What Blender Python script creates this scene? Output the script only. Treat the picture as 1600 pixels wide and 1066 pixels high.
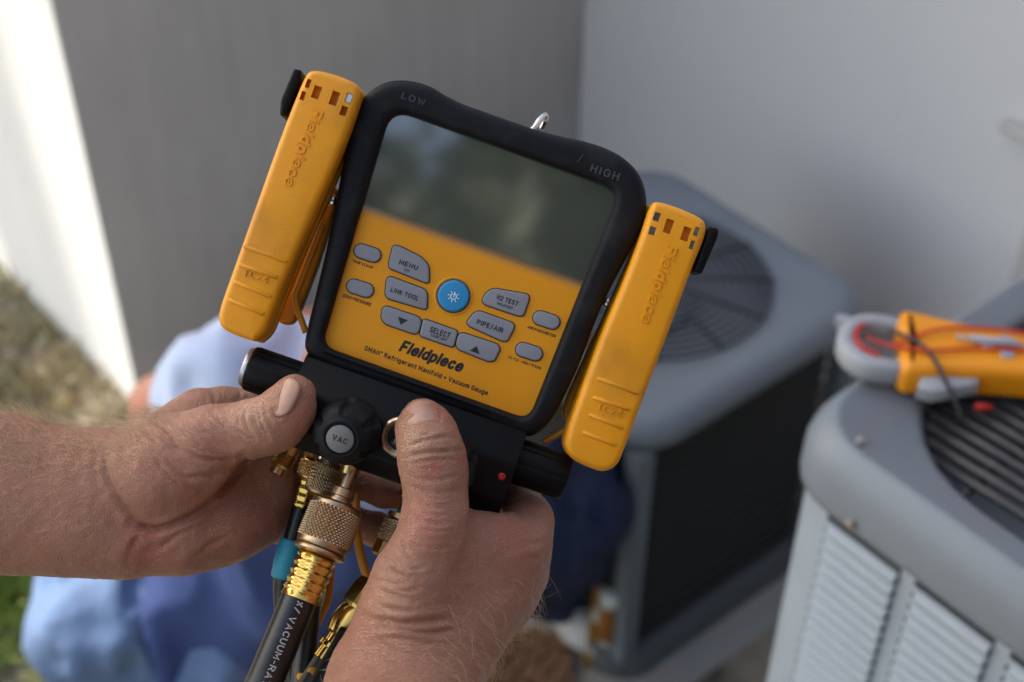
import bpy, bmesh, math, random
import numpy as np
from mathutils import Matrix, Vector
random.seed(7); rng = np.random.default_rng(7)
for _o in list(bpy.data.objects): bpy.data.objects.remove(_o)
SC = bpy.context.scene; COL = SC.collection
# ------------------------------------------------------------ camera, sky, sun, exposure
H = 2.2; FPX = 2222.0; DEV = 0.62
PITCH, ROLL = math.radians(40.4), math.radians(0.55)
_R = Vector((1, 0, 0)); _U = Vector((0, math.sin(PITCH), math.cos(PITCH))); FWD = Vector((0, math.cos(PITCH), -math.sin(PITCH)))
RIGHT = _R * math.cos(ROLL) + _U * math.sin(ROLL); UP = _U * math.cos(ROLL) - _R * math.sin(ROLL)
CAM = Vector((0, 0, H))
def frame_matrix(o, x, y, z):
    return Matrix(((x.x, y.x, z.x, o.x), (x.y, y.y, z.y, o.y), (x.z, y.z, z.z, o.z), (0, 0, 0, 1)))
cd = bpy.data.cameras.new('camera'); cam = bpy.data.objects.new('camera', cd); COL.objects.link(cam)
cam.matrix_world = frame_matrix(CAM, RIGHT, UP, -FWD)
cd.lens = 50; cd.sensor_width = 36; cd.clip_start = 0.02; cd.clip_end = 400
cd.dof.use_dof = True; cd.dof.focus_distance = DEV - 0.006; cd.dof.aperture_fstop = 7.4; cd.dof.aperture_blades = 9
SC.camera = cam
SUN_EL, SUN_AZ = 47.0, -64.0        # azimuth measured from +Y towards +X
w = bpy.data.worlds.new('World'); SC.world = w; w.use_nodes = True
_nt = w.node_tree; _bg = _nt.nodes['Background']; _sky = _nt.nodes.new('ShaderNodeTexSky')
_sky.sky_type = 'NISHITA'; _sky.sun_disc = False
_sky.sun_elevation = math.radians(SUN_EL); _sky.sun_rotation = math.radians(SUN_AZ); _sky.dust_density = 2.0; _sky.ozone_density = 1.0
_nt.links.new(_sky.outputs[0], _bg.inputs[0]); _bg.inputs[1].default_value = 0.15
sd = bpy.data.lights.new('sun', 'SUN'); sd.energy = 2.0; sd.angle = math.radians(0.53); sd.color = (1, 0.985, 0.96)
sun = bpy.data.objects.new('sun', sd); COL.objects.link(sun)
_e, _a = math.radians(SUN_EL), math.radians(SUN_AZ)
SUNV = Vector((math.sin(_a) * math.cos(_e), math.cos(_a) * math.cos(_e), math.sin(_e)))
sun.rotation_euler = SUNV.to_track_quat('Z', 'Y').to_euler(); sun.location = (0, 0, 12)
SC.view_settings.view_transform = 'Standard'; SC.view_settings.look = 'None'; SC.view_settings.gamma = 1
SC.view_settings.use_curve_mapping = False; SC.view_settings.exposure = 1.55
SC.view_settings.use_white_balance = True; SC.view_settings.white_balance_temperature = 7800; SC.view_settings.white_balance_tint = 8
SC.render.engine = 'CYCLES'; SC.cycles.use_denoising = True; SC.cycles.max_bounces = 8
SC.cycles.sample_clamp_indirect = 6.0

# ------------------------------------------------------------ helpers
MC = frame_matrix(CAM + FWD * DEV, RIGHT, UP, -FWD)      # hand-held frame: x right, y up the device face, z towards the holder
def P(px, py, z=0.0):
    """point of the hand-held frame (metres); z in mm towards the holder"""
    s = (DEV - z * 0.001) / FPX
    return np.array([(px - 800) * s, -(py - 533) * s, z * 0.001])
def on(px, py, z):
    """point of the place at height z"""
    d = RIGHT * ((px - 800) / FPX) - UP * ((py - 533) / FPX) + FWD
    return CAM + d * ((z - H) / d.z)
def A3(pts): return np.array([tuple(p) for p in pts], float)

MATS = {}
def mat(name, col, rough=0.5, metal=0.0, var=0.12, vs=60.0, bump=0.0, bs=300.0, coat=0.0, sss=0.0, spec=0.5, dirt=0.0, ds=25.0, dcol=(0.05, 0.03, 0.015), detail=4.0):
    if name in MATS: return MATS[name]
    m = bpy.data.materials.new(name); m.use_nodes = True; MATS[name] = m
    nt = m.node_tree; N = nt.nodes; L = nt.links; b = N['Principled BSDF']
    tc = N.new('ShaderNodeTexCoord')
    def noise(s, d=4.0):
        n = N.new('ShaderNodeTexNoise'); n.inputs['Scale'].default_value = s; n.inputs['Detail'].default_value = d
        L.new(tc.outputs['Object'], n.inputs['Vector']); return n
    n1 = noise(vs, detail); mx = N.new('ShaderNodeMix'); mx.data_type = 'RGBA'
    mx.inputs[6].default_value = (*[c * (1 - var) for c in col], 1); mx.inputs[7].default_value = (*[min(1, c * (1 + var)) for c in col], 1)
    L.new(n1.outputs['Fac'], mx.inputs[0]); out = mx.outputs[2]
    if dirt > 0:
        n2 = noise(ds, 6.0); r = N.new('ShaderNodeValToRGB'); r.color_ramp.elements[0].position = 0.52; r.color_ramp.elements[1].position = 0.72
        L.new(n2.outputs['Fac'], r.inputs[0]); mm = N.new('ShaderNodeMath'); mm.operation = 'MULTIPLY'; mm.inputs[1].default_value = dirt
        L.new(r.outputs[0], mm.inputs[0]); m2 = N.new('ShaderNodeMix'); m2.data_type = 'RGBA'
        L.new(mm.outputs[0], m2.inputs[0]); L.new(out, m2.inputs[6]); m2.inputs[7].default_value = (*dcol, 1); out = m2.outputs[2]
    if dirt > 0:
        n4 = noise(ds * 26, 2.0); r4 = N.new('ShaderNodeValToRGB'); r4.color_ramp.elements[0].position = .70; r4.color_ramp.elements[1].position = .80
        L.new(n4.outputs['Fac'], r4.inputs[0]); m4 = N.new('ShaderNodeMath'); m4.operation = 'MULTIPLY'; m4.inputs[1].default_value = min(1, dirt * 2.2); L.new(r4.outputs[0], m4.inputs[0])
        m5 = N.new('ShaderNodeMix'); m5.data_type = 'RGBA'; L.new(m4.outputs[0], m5.inputs[0]); L.new(out, m5.inputs[6]); m5.inputs[7].default_value = (*dcol, 1); out = m5.outputs[2]
    L.new(out, b.inputs['Base Color'])
    mr = N.new('ShaderNodeMapRange'); mr.inputs[3].default_value = max(0.02, rough - 0.08); mr.inputs[4].default_value = min(1, rough + 0.08)
    L.new(n1.outputs['Fac'], mr.inputs[0]); L.new(mr.outputs[0], b.inputs['Roughness'])
    b.inputs['Metallic'].default_value = metal; b.inputs['Specular IOR Level'].default_value = spec; b.inputs['Coat Weight'].default_value = coat
    if sss > 0:
        b.inputs['Subsurface Weight'].default_value = sss; b.inputs['Subsurface Radius'].default_value = (1.0, 0.35, 0.2); b.inputs['Subsurface Scale'].default_value = 0.003
    if bump > 0:
        n3 = noise(bs, 5.0); bp = N.new('ShaderNodeBump'); bp.inputs['Strength'].default_value = 1.0; bp.inputs['Distance'].default_value = bump
        L.new(n3.outputs['Fac'], bp.inputs['Height']); L.new(bp.outputs[0], b.inputs['Normal'])
    return m

def mesh_data(name, V, Fc, smooth=True, material=None):
    me = bpy.data.meshes.new(name); me.from_pydata([tuple(map(float, v)) for v in V], [], [tuple(map(int, f)) for f in Fc]); me.update()
    if smooth: me.polygons.foreach_set('use_smooth', np.ones(len(me.polygons), bool))
    if material: me.materials.append(material)
    return me
def link(name, me, parent=None, label=None, cat=None, group=None, kind=None):
    o = bpy.data.objects.new(name, me); COL.objects.link(o)
    if parent: o.parent = parent
    if label: o['label'] = label
    if cat: o['category'] = cat
    if group: o['group'] = group
    if kind: o['kind'] = kind
    return o
class Thing:
    """an Empty at the base; parts are given in the frame's coordinates (frame None = the place)"""
    def __init__(s, name, label, cat, base=(0, 0, 0), frame=None, group=None):
        s.base = np.array(tuple(base), float); s.e = link(name, None, None, label, cat, group)
        s.e.empty_display_size = 0.02
        s.e.matrix_world = (frame if frame else Matrix.Identity(4)) @ Matrix.Translation(Vector(s.base))
    def part(s, name, geo, material, parent=None, smooth=True, label=None, kind=None, sharp=None):
        V, Fc = geo
        me = mesh_data(name, np.asarray(V, float) - s.base, Fc, smooth, material)
        if sharp is not None and smooth: me.set_sharp_from_angle(angle=math.radians(sharp))
        return link(name, me, parent or s.e, label, None, None, kind)
def single(name, geo, material, label, cat, frame=None, group=None, kind=None, smooth=True, sharp=None):
    V, Fc = geo; V = np.asarray(V, float); base = np.array([V[:, 0].mean(), V[:, 1].mean(), V[:, 2].min()])
    me = mesh_data(name, V - base, Fc, smooth, material)
    if sharp is not None and smooth: me.set_sharp_from_angle(angle=math.radians(sharp))
    o = link(name, me, None, label, cat, group, kind); o.matrix_world = (frame if frame else Matrix.Identity(4)) @ Matrix.Translation(Vector(base)); return o

# geometry builders: each returns (verts, faces)
def merge(*gs):
    V, Fc, n = [], [], 0
    for v, f in gs:
        V.append(np.asarray(v, float)); Fc += [tuple(i + n for i in q) for q in f]; n += len(v)
    return np.concatenate(V), Fc
def rings_geo(rings, cap0=True, cap1=True, closed=True):
    n = len(rings[0]); V = np.concatenate(rings); Fc = []
    for i in range(len(rings) - 1):
        for j in range(n if closed else n - 1):
            k = (j + 1) % n; Fc.append((i * n + j, i * n + k, (i + 1) * n + k, (i + 1) * n + j))
    if cap0: Fc.append(tuple(range(n - 1, -1, -1)))
    if cap1: Fc.append(tuple(range((len(rings) - 1) * n, len(rings) * n)))
    return V, Fc
def box(c, sx, sy, sz, ax=None):
    c = np.array(tuple(c), float); X, Y, Z = ax if ax is not None else np.eye(3)
    V = [c + X * sx * a / 2 + Y * sy * b / 2 + Z * sz * d / 2 for d in (-1, 1) for a, b in ((-1, -1), (1, -1), (1, 1), (-1, 1))]
    return np.array(V), [(3, 2, 1, 0), (4, 5, 6, 7), (0, 1, 5, 4), (1, 2, 6, 5), (2, 3, 7, 6), (3, 0, 4, 7)]
def catmull(pts, n=8, closed=False):
    p = np.asarray(pts, float); m = len(p); out = []
    for i in range(m if closed else m - 1):
        g = (lambda k: p[k % m]) if closed else (lambda k: p[min(max(k, 0), m - 1)])
        a, b, c, d = g(i - 1), g(i), g(i + 1), g(i + 2)
        for t in np.linspace(0, 1, n, endpoint=False):
            out.append(0.5 * (2 * b + (c - a) * t + (2 * a - 5 * b + 4 * c - d) * t * t + (3 * b - a - 3 * c + d) * t ** 3))
    if not closed: out.append(p[-1])
    return np.array(out)
def frames(path):
    path = np.asarray(path, float); T = np.gradient(path, axis=0); T /= np.linalg.norm(T, axis=1)[:, None] + 1e-12
    n = np.cross(T[0], [0.31, 0.2, 0.93]); n /= np.linalg.norm(n); Ns = []
    for t in T:
        n = n - t * n.dot(t); n /= np.linalg.norm(n); Ns.append(n.copy())
    Ns = np.array(Ns); return T, Ns, np.cross(T, Ns)
def tube(path, r, n=12, cap=True):
    path = np.asarray(path, float); T, N, B = frames(path); r = np.broadcast_to(r, len(path))
    th = np.linspace(0, 2 * math.pi, n, endpoint=False)
    rings = [path[i] + r[i] * (np.cos(th)[:, None] * N[i] + np.sin(th)[:, None] * B[i]) for i in range(len(path))]
    return rings_geo(rings, cap, cap)
def lathe(p0, p1, prof, n=48, mod=None, cap=True):
    """prof: (distance along the axis in m, radius in m); mod(theta, s, r) -> r"""
    p0 = np.array(p0, float); d = np.array(p1, float) - p0; d /= np.linalg.norm(d)
    a = np.cross(d, [0, 0, 1.0]);  a = a if np.linalg.norm(a) > 1e-4 else np.array([1.0, 0, 0]); a /= np.linalg.norm(a); b = np.cross(d, a)
    th = np.linspace(0, 2 * math.pi, n, endpoint=False); rings = []
    for s, r in prof:
        rr = np.broadcast_to(mod(th, s, r) if mod else r, n)
        rings.append(p0 + d * s + rr[:, None] * (np.cos(th)[:, None] * a + np.sin(th)[:, None] * b))
    return rings_geo(rings, cap, cap)
def round_poly(pts, r, n=5):
    p = np.asarray(pts, float); out = []; m = len(p)
    for i in range(m):
        a, b, c = p[i - 1], p[i], p[(i + 1) % m]; u, v = a - b, c - b; lu, lv = np.linalg.norm(u), np.linalg.norm(v)
        k = min(r if np.isscalar(r) else r[i], lu * 0.48, lv * 0.48); s, e = b + u / lu * k, b + v / lv * k
        for t in np.linspace(0, 1, n): out.append((1 - t) ** 2 * s + 2 * t * (1 - t) * b + t * t * e)
    return np.array(out)
def inset(o, d):
    """o: (n,2) outline; moved inwards by d"""
    a, c = np.roll(o, 1, 0), np.roll(o, -1, 0); t = c - a; t /= np.linalg.norm(t, axis=1)[:, None] + 1e-12
    nrm = np.stack([-t[:, 1], t[:, 0]], 1)
    area = 0.5 * np.sum(o[:, 0] * np.roll(o[:, 1], -1) - np.roll(o[:, 0], -1) * o[:, 1])
    return o + nrm * (d if area > 0 else -d)
def prism(o, z0, z1, bev=0.0, n=4, bev0=0.0):
    """rounded-edge slab from an outline (n,2) in metres, between z0 (back) and z1 (front)"""
    o = np.asarray(o, float); rings = []
    area = 0.5 * np.sum(o[:, 0] * np.roll(o[:, 1], -1) - np.roll(o[:, 0], -1) * o[:, 1])
    if area < 0: o = o[::-1]
    def ring(d, z): q = inset(o, d) if d else o; return np.column_stack([q, np.full(len(q), z)])
    if bev0:
        for k in range(n, 0, -1): t = k / n * math.pi / 2; rings.append(ring(bev0 * (1 - math.cos(t)), z0 + bev0 * (1 - math.sin(t))))
    rings.append(ring(0, z0 + bev0))
    if bev:
        for k in range(0, n + 1): t = k / n * math.pi / 2; rings.append(ring(bev * (1 - math.cos(t)), z1 - bev * (1 - math.sin(t))))
    else: rings.append(ring(0, z1))
    return rings_geo(rings)
def opx(pts, z=0.0):
    """pixel outline -> (n,2) metres of the hand-held frame at depth z (mm)"""
    return np.array([P(a, b, z)[:2] for a, b in pts])
def boolean_cut(geo, cutters):
    best = (np.asarray(geo[0], float), geo[1])
    for c_ in cutters:
        for solver, sc in (('EXACT', 100.0), ('FAST', 100.0)):
            o = bpy.data.objects.new('t', mesh_data('t', best[0] * sc, best[1], smooth=False)); COL.objects.link(o)
            c = bpy.data.objects.new('c', mesh_data('c', c_[0] * sc, c_[1], smooth=False)); COL.objects.link(c)
            md = o.modifiers.new('b', 'BOOLEAN'); md.operation = 'DIFFERENCE'; md.object = c; md.solver = solver
            dg = bpy.context.evaluated_depsgraph_get(); me = bpy.data.meshes.new_from_object(o.evaluated_get(dg))
            V = np.array([v.co[:] for v in me.vertices]).reshape(-1, 3) / sc; Fc = [tuple(p.vertices) for p in me.polygons]
            bpy.data.objects.remove(o); bpy.data.objects.remove(c)
            if len(V) > len(best[0]): best = (V, Fc); break
    return best
def _ell(w, h, n=16): return [(w / 2 + w / 2 * math.cos(t), h / 2 + h / 2 * math.sin(t)) for t in np.linspace(0, 2 * math.pi, n + 1)]
_C = [(4, 5.5), (3.3, 6.6), (2.2, 7), (.8, 6.4), (0, 4.6), (0, 2.4), (.8, .6), (2.2, 0), (3.3, .4), (4, 1.5)]; _Pb = [(0, 0), (0, 7), (2.4, 7), (3.7, 6.3), (4, 5.2), (3.7, 4), (2.4, 3.3), (0, 3.3)]
_c = [(3.3, 4), (2.7, 4.8), (1.8, 5), (.6, 4.4), (0, 3), (0, 2), (.6, .6), (1.8, 0), (2.7, .2), (3.3, 1)]; _db = [(3.5, 3.9), (2.7, 4.8), (1.8, 5), (.6, 4.4), (0, 3), (0, 2), (.6, .6), (1.8, 0), (2.7, .2), (3.5, 1.1)]
GLYPH = {'A': [[(0, 0), (2.3, 7), (4.6, 0)], [(.8, 2.2), (3.8, 2.2)]], 'C': [_C], 'D': [[(0, 0), (0, 7), (2, 7), (3.5, 6.2), (4.2, 4.5), (4.2, 2.5), (3.5, .8), (2, 0), (0, 0)]],
 'E': [[(3.6, 7), (0, 7), (0, 0), (3.6, 0)], [(0, 3.6), (3.2, 3.6)]], 'F': [[(3.7, 7), (0, 7), (0, 0)], [(0, 3.5), (3.1, 3.5)]], 'G': [_C[:-1] + [(4.2, .9), (4.2, 3.3), (2.6, 3.3)]],
 'H': [[(0, 0), (0, 7)], [(4, 0), (4, 7)], [(0, 3.6), (4, 3.6)]], 'I': [[(0, 0), (0, 7)]], 'K': [[(0, 0), (0, 7)], [(4, 7), (0, 3)], [(1.2, 4.1), (4.2, 0)]], 'L': [[(0, 7), (0, 0), (3.4, 0)]],
 'M': [[(0, 0), (0, 7), (2.6, 2), (5.2, 7), (5.2, 0)]], 'N': [[(0, 0), (0, 7), (4.2, 0), (4.2, 7)]], 'O': [_ell(4.8, 7)], '0': [_ell(4, 7)], 'P': [_Pb], 'R': [_Pb, [(2, 3.3), (4.2, 0)]], 'B': [_Pb, [(2.4, 3.3), (4, 2.7), (4.3, 1.6), (3.8, .5), (2.4, 0), (0, 0)]],
 'S': [[(3.8, 5.8), (3, 6.8), (2, 7), (.8, 6.7), (.1, 5.6), (.5, 4.3), (2, 3.7), (3.4, 3), (4, 1.8), (3.5, .6), (2.1, 0), (.8, .3), (0, 1.3)]], 'T': [[(0, 7), (4.2, 7)], [(2.1, 7), (2.1, 0)]], 'U': [[(0, 7), (0, 2), (.8, .5), (2.1, 0), (3.4, .5), (4.2, 2), (4.2, 7)]],
 'V': [[(0, 7), (2.3, 0), (4.6, 7)]], 'W': [[(0, 7), (1.6, 0), (3.1, 6), (4.6, 0), (6.2, 7)]], 'X': [[(0, 7), (4.2, 0)], [(0, 0), (4.2, 7)]], 'Z': [[(0, 7), (4, 7), (0, 0), (4, 0)]],
 '1': [[(0, 5.6), (1.4, 7), (1.4, 0)]], '2': [[(0, 5.4), (.7, 6.7), (2, 7), (3.4, 6.5), (3.8, 5.2), (3.2, 3.7), (0, 0), (4, 0)]], '3': [[(0, 5.8), (1, 6.9), (2.4, 7), (3.6, 6.2), (3.6, 4.6), (2.4, 3.7), (1.4, 3.7)], [(2.4, 3.7), (3.8, 2.8), (4, 1.5), (3, .2), (1.8, 0), (0, 1)]], '4': [[(3, 0), (3, 7), (0, 2), (4.2, 2)]],
 '-': [[(0, 3.2), (2.2, 3.2)]], '/': [[(0, -.6), (2.6, 7.6)]], '+': [[(0, 3), (3.6, 3)], [(1.8, 4.8), (1.8, 1.2)]], '\u00ae': [[(.9 + .9 * math.cos(t), 6.1 + .9 * math.sin(t)) for t in np.linspace(0, 6.2832, 9)]], '%': [[(0, -.6), (3, 7.6)], [(.5, 5), (.5, 6.6)], [(2.6, .4), (2.6, 2)]],
 'a': [[(.4, 4.5), (1.8, 5), (3, 4.5), (3.3, 3.4), (3.3, 0)], [(3.3, 2.9), (1.4, 2.7), (.2, 2), (.1, .9), (.9, .1), (2, .1), (3.3, 1.1)]], 'c': [_c], 'd': [[(3.5, 7.2), (3.5, 0)], _db], 'e': [[(.1, 2.6), (3.6, 2.6), (3.4, 4), (2.7, 4.8), (1.8, 5), (.6, 4.4), (0, 3), (0, 2), (.6, .6), (1.8, 0), (2.8, .2), (3.5, 1)]],
 'f': [[(2.7, 7.1), (1.6, 7), (1, 6), (1, 0)], [(0, 4.8), (2.4, 4.8)]], 'g': [[(3.5, 5), (3.5, -.8), (2.9, -1.8), (1.8, -2.1), (.5, -1.7)], _db], 'i': [[(0, 5), (0, 0)], [(0, 6.4), (0, 7.2)]], 'l': [[(0, 7.2), (0, 0)]],
 'm': [[(0, 0), (0, 5)], [(0, 3.7), (1, 4.8), (1.8, 5), (2.6, 4.4), (2.7, 3.4), (2.7, 0)], [(2.7, 3.7), (3.7, 4.8), (4.5, 5), (5.2, 4.4), (5.4, 3.4), (5.4, 0)]], 'n': [[(0, 0), (0, 5)], [(0, 3.7), (1, 4.7), (2, 5), (3, 4.5), (3.4, 3.4), (3.4, 0)]], 'o': [_ell(3.7, 5)],
 'p': [[(0, 5), (0, -2.1)], [(0, 3.9), (.8, 4.8), (1.7, 5), (2.9, 4.4), (3.5, 3), (3.5, 2), (2.9, .6), (1.7, 0), (.8, .2), (0, 1.1)]], 'r': [[(0, 0), (0, 5)], [(0, 3.4), (.8, 4.6), (2.2, 5)]], 't': [[(1, 6.5), (1, 1), (1.5, .1), (2.5, .1)], [(0, 4.8), (2.4, 4.8)]], 'u': [[(0, 5), (0, 1.6), (.5, .4), (1.5, 0), (2.6, .4), (3.4, 1.4)], [(3.4, 5), (3.4, 0)]]}
def text_geo(s, width, height, extrude=0.0001, shear=0.0, bold=0.0, spacing=1.0):
    """lettering of even strokes centred on the origin in the xy plane, fitted to width x height (metres)"""
    wt = .9 + bold * 26; x0 = 0; gs = []; k = 0
    for ch in s:
        if ch == ' ': x0 += 2.6 * spacing; continue
        gl = GLYPH[ch]; mx = max(p[0] for st in gl for p in st)
        for st in gl:
            p = np.array(st, float) + [x0, 0]; closed = np.allclose(p[0], p[-1]); m = len(p); L_, R_ = [], []
            for i in range(m):
                a = p[i - 1] if i else (p[-2] if closed else None); b = p[i + 1] if i < m - 1 else (p[1] if closed else None)
                t1 = (p[i] - a) / np.linalg.norm(p[i] - a) if a is not None else None; t2 = (b - p[i]) / np.linalg.norm(b - p[i]) if b is not None else None
                t1 = t2 if t1 is None else t1; t2 = t1 if t2 is None else t2; n1, n2 = np.array([-t1[1], t1[0]]), np.array([-t2[1], t2[0]]); nn = n1 + n2
                nn = nn / max(np.linalg.norm(nn), .3); nn = nn / max(nn @ n1, .45); ext = 0
                if not closed and i in (0, m - 1): ext = wt * .32 * (-1 if i == 0 else 1)
                c = p[i] + t1 * ext; L_.append(c + nn * wt / 2); R_.append(c - nn * wt / 2)
            k += 1; zt = 1 + .0008 * (k % 12); V = [(*q, zt) for q in L_] + [(*q, zt) for q in R_] + [(*q, -1) for q in L_] + [(*q, -1) for q in R_]; Fc = []
            for i in range(m - 1): Fc += [(m + i, m + i + 1, i + 1, i), (i, i + 1, 2 * m + i + 1, 2 * m + i), (3 * m + i, 3 * m + i + 1, m + i + 1, m + i)]
            if not closed: Fc += [(0, 2 * m, 3 * m, m), (2 * m - 1, 4 * m - 1, 3 * m - 1, m - 1)]
            gs.append((np.array(V), Fc))
        x0 += mx + (1.25 + wt * .95) * spacing
    V, Fc = merge(*gs); V[:, 0] += V[:, 1] * shear; lo, hi = V.min(0), V.max(0); V[:, :2] -= (lo[:2] + hi[:2]) / 2
    V[:, 0] *= width / (hi[0] - lo[0]); V[:, 1] *= height / (hi[1] - lo[1]); V[:, 2] *= extrude / 2
    return V, Fc
ANG = math.radians(-19.1)
def place_text(g, px, py, z, ang=ANG):
    V, Fc = g; c, s = math.cos(ang), math.sin(ang); W = V.copy(); W[:, 0] = c * V[:, 0] - s * V[:, 1]; W[:, 1] = s * V[:, 0] + c * V[:, 1]
    return W + P(px, py, z), Fc
MM = 0.001; PX = DEV / FPX      # metres per photograph pixel at the device face

# ------------------------------------------------------------ distance-field sculpting
def surface_nets(f, origin, h):
    neg = f < 0; nx, ny, nz = f.shape
    cnt = np.zeros((nx - 1, ny - 1, nz - 1), np.int8)
    for dx in (0, 1):
        for dy in (0, 1):
            for dz in (0, 1): cnt += neg[dx:nx - 1 + dx, dy:ny - 1 + dy, dz:nz - 1 + dz]
    act = (cnt > 0) & (cnt < 8); idx = -np.ones(act.shape, np.int64); ii = np.argwhere(act); idx[act] = np.arange(len(ii))
    acc = np.zeros((len(ii), 3)); num = np.zeros(len(ii))
    cr = {(a, b, c): f[ii[:, 0] + a, ii[:, 1] + b, ii[:, 2] + c].astype(float) for a in (0, 1) for b in (0, 1) for c in (0, 1)}
    for a in cr:
        for ax in range(3):
            if a[ax] == 0:
                b = list(a); b[ax] = 1; b = tuple(b); fa, fb = cr[a], cr[b]; m = (fa < 0) != (fb < 0)
                t = np.where(m, fa / np.where(m, fa - fb, 1), 0); q = np.tile(np.array(a, float), (len(ii), 1)); q[:, ax] = t
                acc += q * m[:, None]; num += m
    V = (ii + acc / num[:, None]) * h + origin; Q = []
    for ax in range(3):
        o1, o2 = [(1, 2), (2, 0), (0, 1)][ax]
        s0 = [slice(1, -1)] * 3; s1 = [slice(1, -1)] * 3; s0[ax] = slice(0, -1); s1[ax] = slice(1, None)
        a, b = neg[tuple(s0)], neg[tuple(s1)]
        for inside in (True, False):
            e = np.argwhere((a != b) & (a == inside)); e[:, [o1, o2]] += 1
            if not len(e): continue
            def g(d1, d2):
                k = e.copy(); k[:, o1] += d1; k[:, o2] += d2; return idx[k[:, 0], k[:, 1], k[:, 2]]
            q = np.stack([g(-1, -1), g(0, -1), g(0, 0), g(-1, 0)], 1)
            Q.append(q if inside else q[:, ::-1])
    return V, np.concatenate(Q)
class Field:
    def __init__(s, lo, hi, h):
        s.lo = np.array(lo, float); s.h = h; n = np.ceil((np.array(hi) - s.lo) / h).astype(int) + 1
        s.f = np.full(n, 1.0, np.float32)
        s.ax = [s.lo[k] + np.arange(n[k]) * h for k in range(3)]
    def cap(s, a, b, ra, rb, k=0.006, sz=1.0):
        a, b = np.array(tuple(a), float), np.array(tuple(b), float); m = max(ra, rb) * max(1, sz) + k * 2 + s.h * 3
        sl = [slice(*np.searchsorted(s.ax[i], (min(a[i], b[i]) - m, max(a[i], b[i]) + m))) for i in range(3)]
        if any(q.stop <= q.start for q in sl): return
        X, Y, Z = [s.ax[i][sl[i]].astype(np.float32) for i in range(3)]
        X, Y, Z = X[:, None, None] - a[0], Y[None, :, None] - a[1], Z[None, None, :] - a[2]
        d = b - a; L2 = max(d.dot(d), 1e-12); t = np.clip((X * d[0] + Y * d[1] + Z * d[2]) / L2, 0, 1)
        g = np.sqrt((X - t * d[0]) ** 2 + (Y - t * d[1]) ** 2 + ((Z - t * d[2]) / sz) ** 2) - (ra + (rb - ra) * t)
        if sz < 1: g = g * np.float32(0.5 + 0.5 * sz)
        F0 = s.f[tuple(sl)]; hh = np.clip(0.5 + 0.5 * (F0 - g) / k, 0, 1)
        s.f[tuple(sl)] = (F0 * (1 - hh) + g * hh - k * hh * (1 - hh)).astype(np.float32)
    def chain(s, pts, k=0.006, sz=1.0):
        for (a, ra), (b, rb) in zip(pts[:-1], pts[1:]): s.cap(a, b, ra, rb, k, sz)
    def height(s, x, y):
        """largest z on the surface above (x, y)"""
        i = np.clip(np.round((x - s.lo[0]) / s.h).astype(int), 0, s.f.shape[0] - 1); j = np.clip(np.round((y - s.lo[1]) / s.h).astype(int), 0, s.f.shape[1] - 1)
        c = s.f[i, j, :]; nz = c.shape[1]; ins = c < 0; k = nz - 1 - np.argmax(ins[:, ::-1], axis=1); ok = ins.any(1)
        r = np.arange(len(i)); k2 = np.minimum(k + 1, nz - 1); fa, fb = c[r, k], c[r, k2]; t = np.where(ok & (fb > fa), fa / (fa - fb + 1e-9), 0)
        return np.where(ok, s.ax[2][0] + (k + t) * s.h, np.nan)
    def mesh(s):
        V, Q = surface_nets(s.f, s.lo, s.h); a, b, c = V[Q[:, 0]], V[Q[:, 1]], V[Q[:, 2]]
        return (V, Q) if np.einsum('ij,ij->i', a, np.cross(b, c)).sum() > 0 else (V, Q[:, ::-1])
def vnoise(p, scale, seed=0):
    """smooth lattice noise in [-1,1] for points p (n,3)"""
    q = p * scale; i = np.floor(q).astype(np.int64); f = q - i; f = f * f * (3 - 2 * f); out = 0
    for dx in (0, 1):
        for dy in (0, 1):
            for dz in (0, 1):
                hsh = ((i[:, 0] + dx) * 73856093) ^ ((i[:, 1] + dy) * 19349663) ^ ((i[:, 2] + dz) * 83492791) ^ (seed * 2654435761)
                hsh = (hsh ^ (hsh >> 13)) * 1274126177; v = ((hsh >> 8) & 0xffff) / 32767.5 - 1
                out = out + v * (f[:, 0] if dx else 1 - f[:, 0]) * (f[:, 1] if dy else 1 - f[:, 1]) * (f[:, 2] if dz else 1 - f[:, 2])
    return out
def vertex_normals(V, Q):
    n = np.zeros_like(V); c = np.cross(V[Q[:, 2]] - V[Q[:, 0]], V[Q[:, 3]] - V[Q[:, 1]])
    for k in range(4): np.add.at(n, Q[:, k], c)
    return n / (np.linalg.norm(n, axis=1)[:, None] + 1e-15)
def seg_dist(p, pts):
    """distance of p (n,2) to a polyline"""
    best = np.full(len(p), 1e9)
    for a, b in zip(pts[:-1], pts[1:]):
        d = b - a; t = np.clip(((p - a) @ d) / max(d @ d, 1e-12), 0, 1); best = np.minimum(best, np.linalg.norm(p - a - t[:, None] * d, axis=1))
    return best
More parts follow.
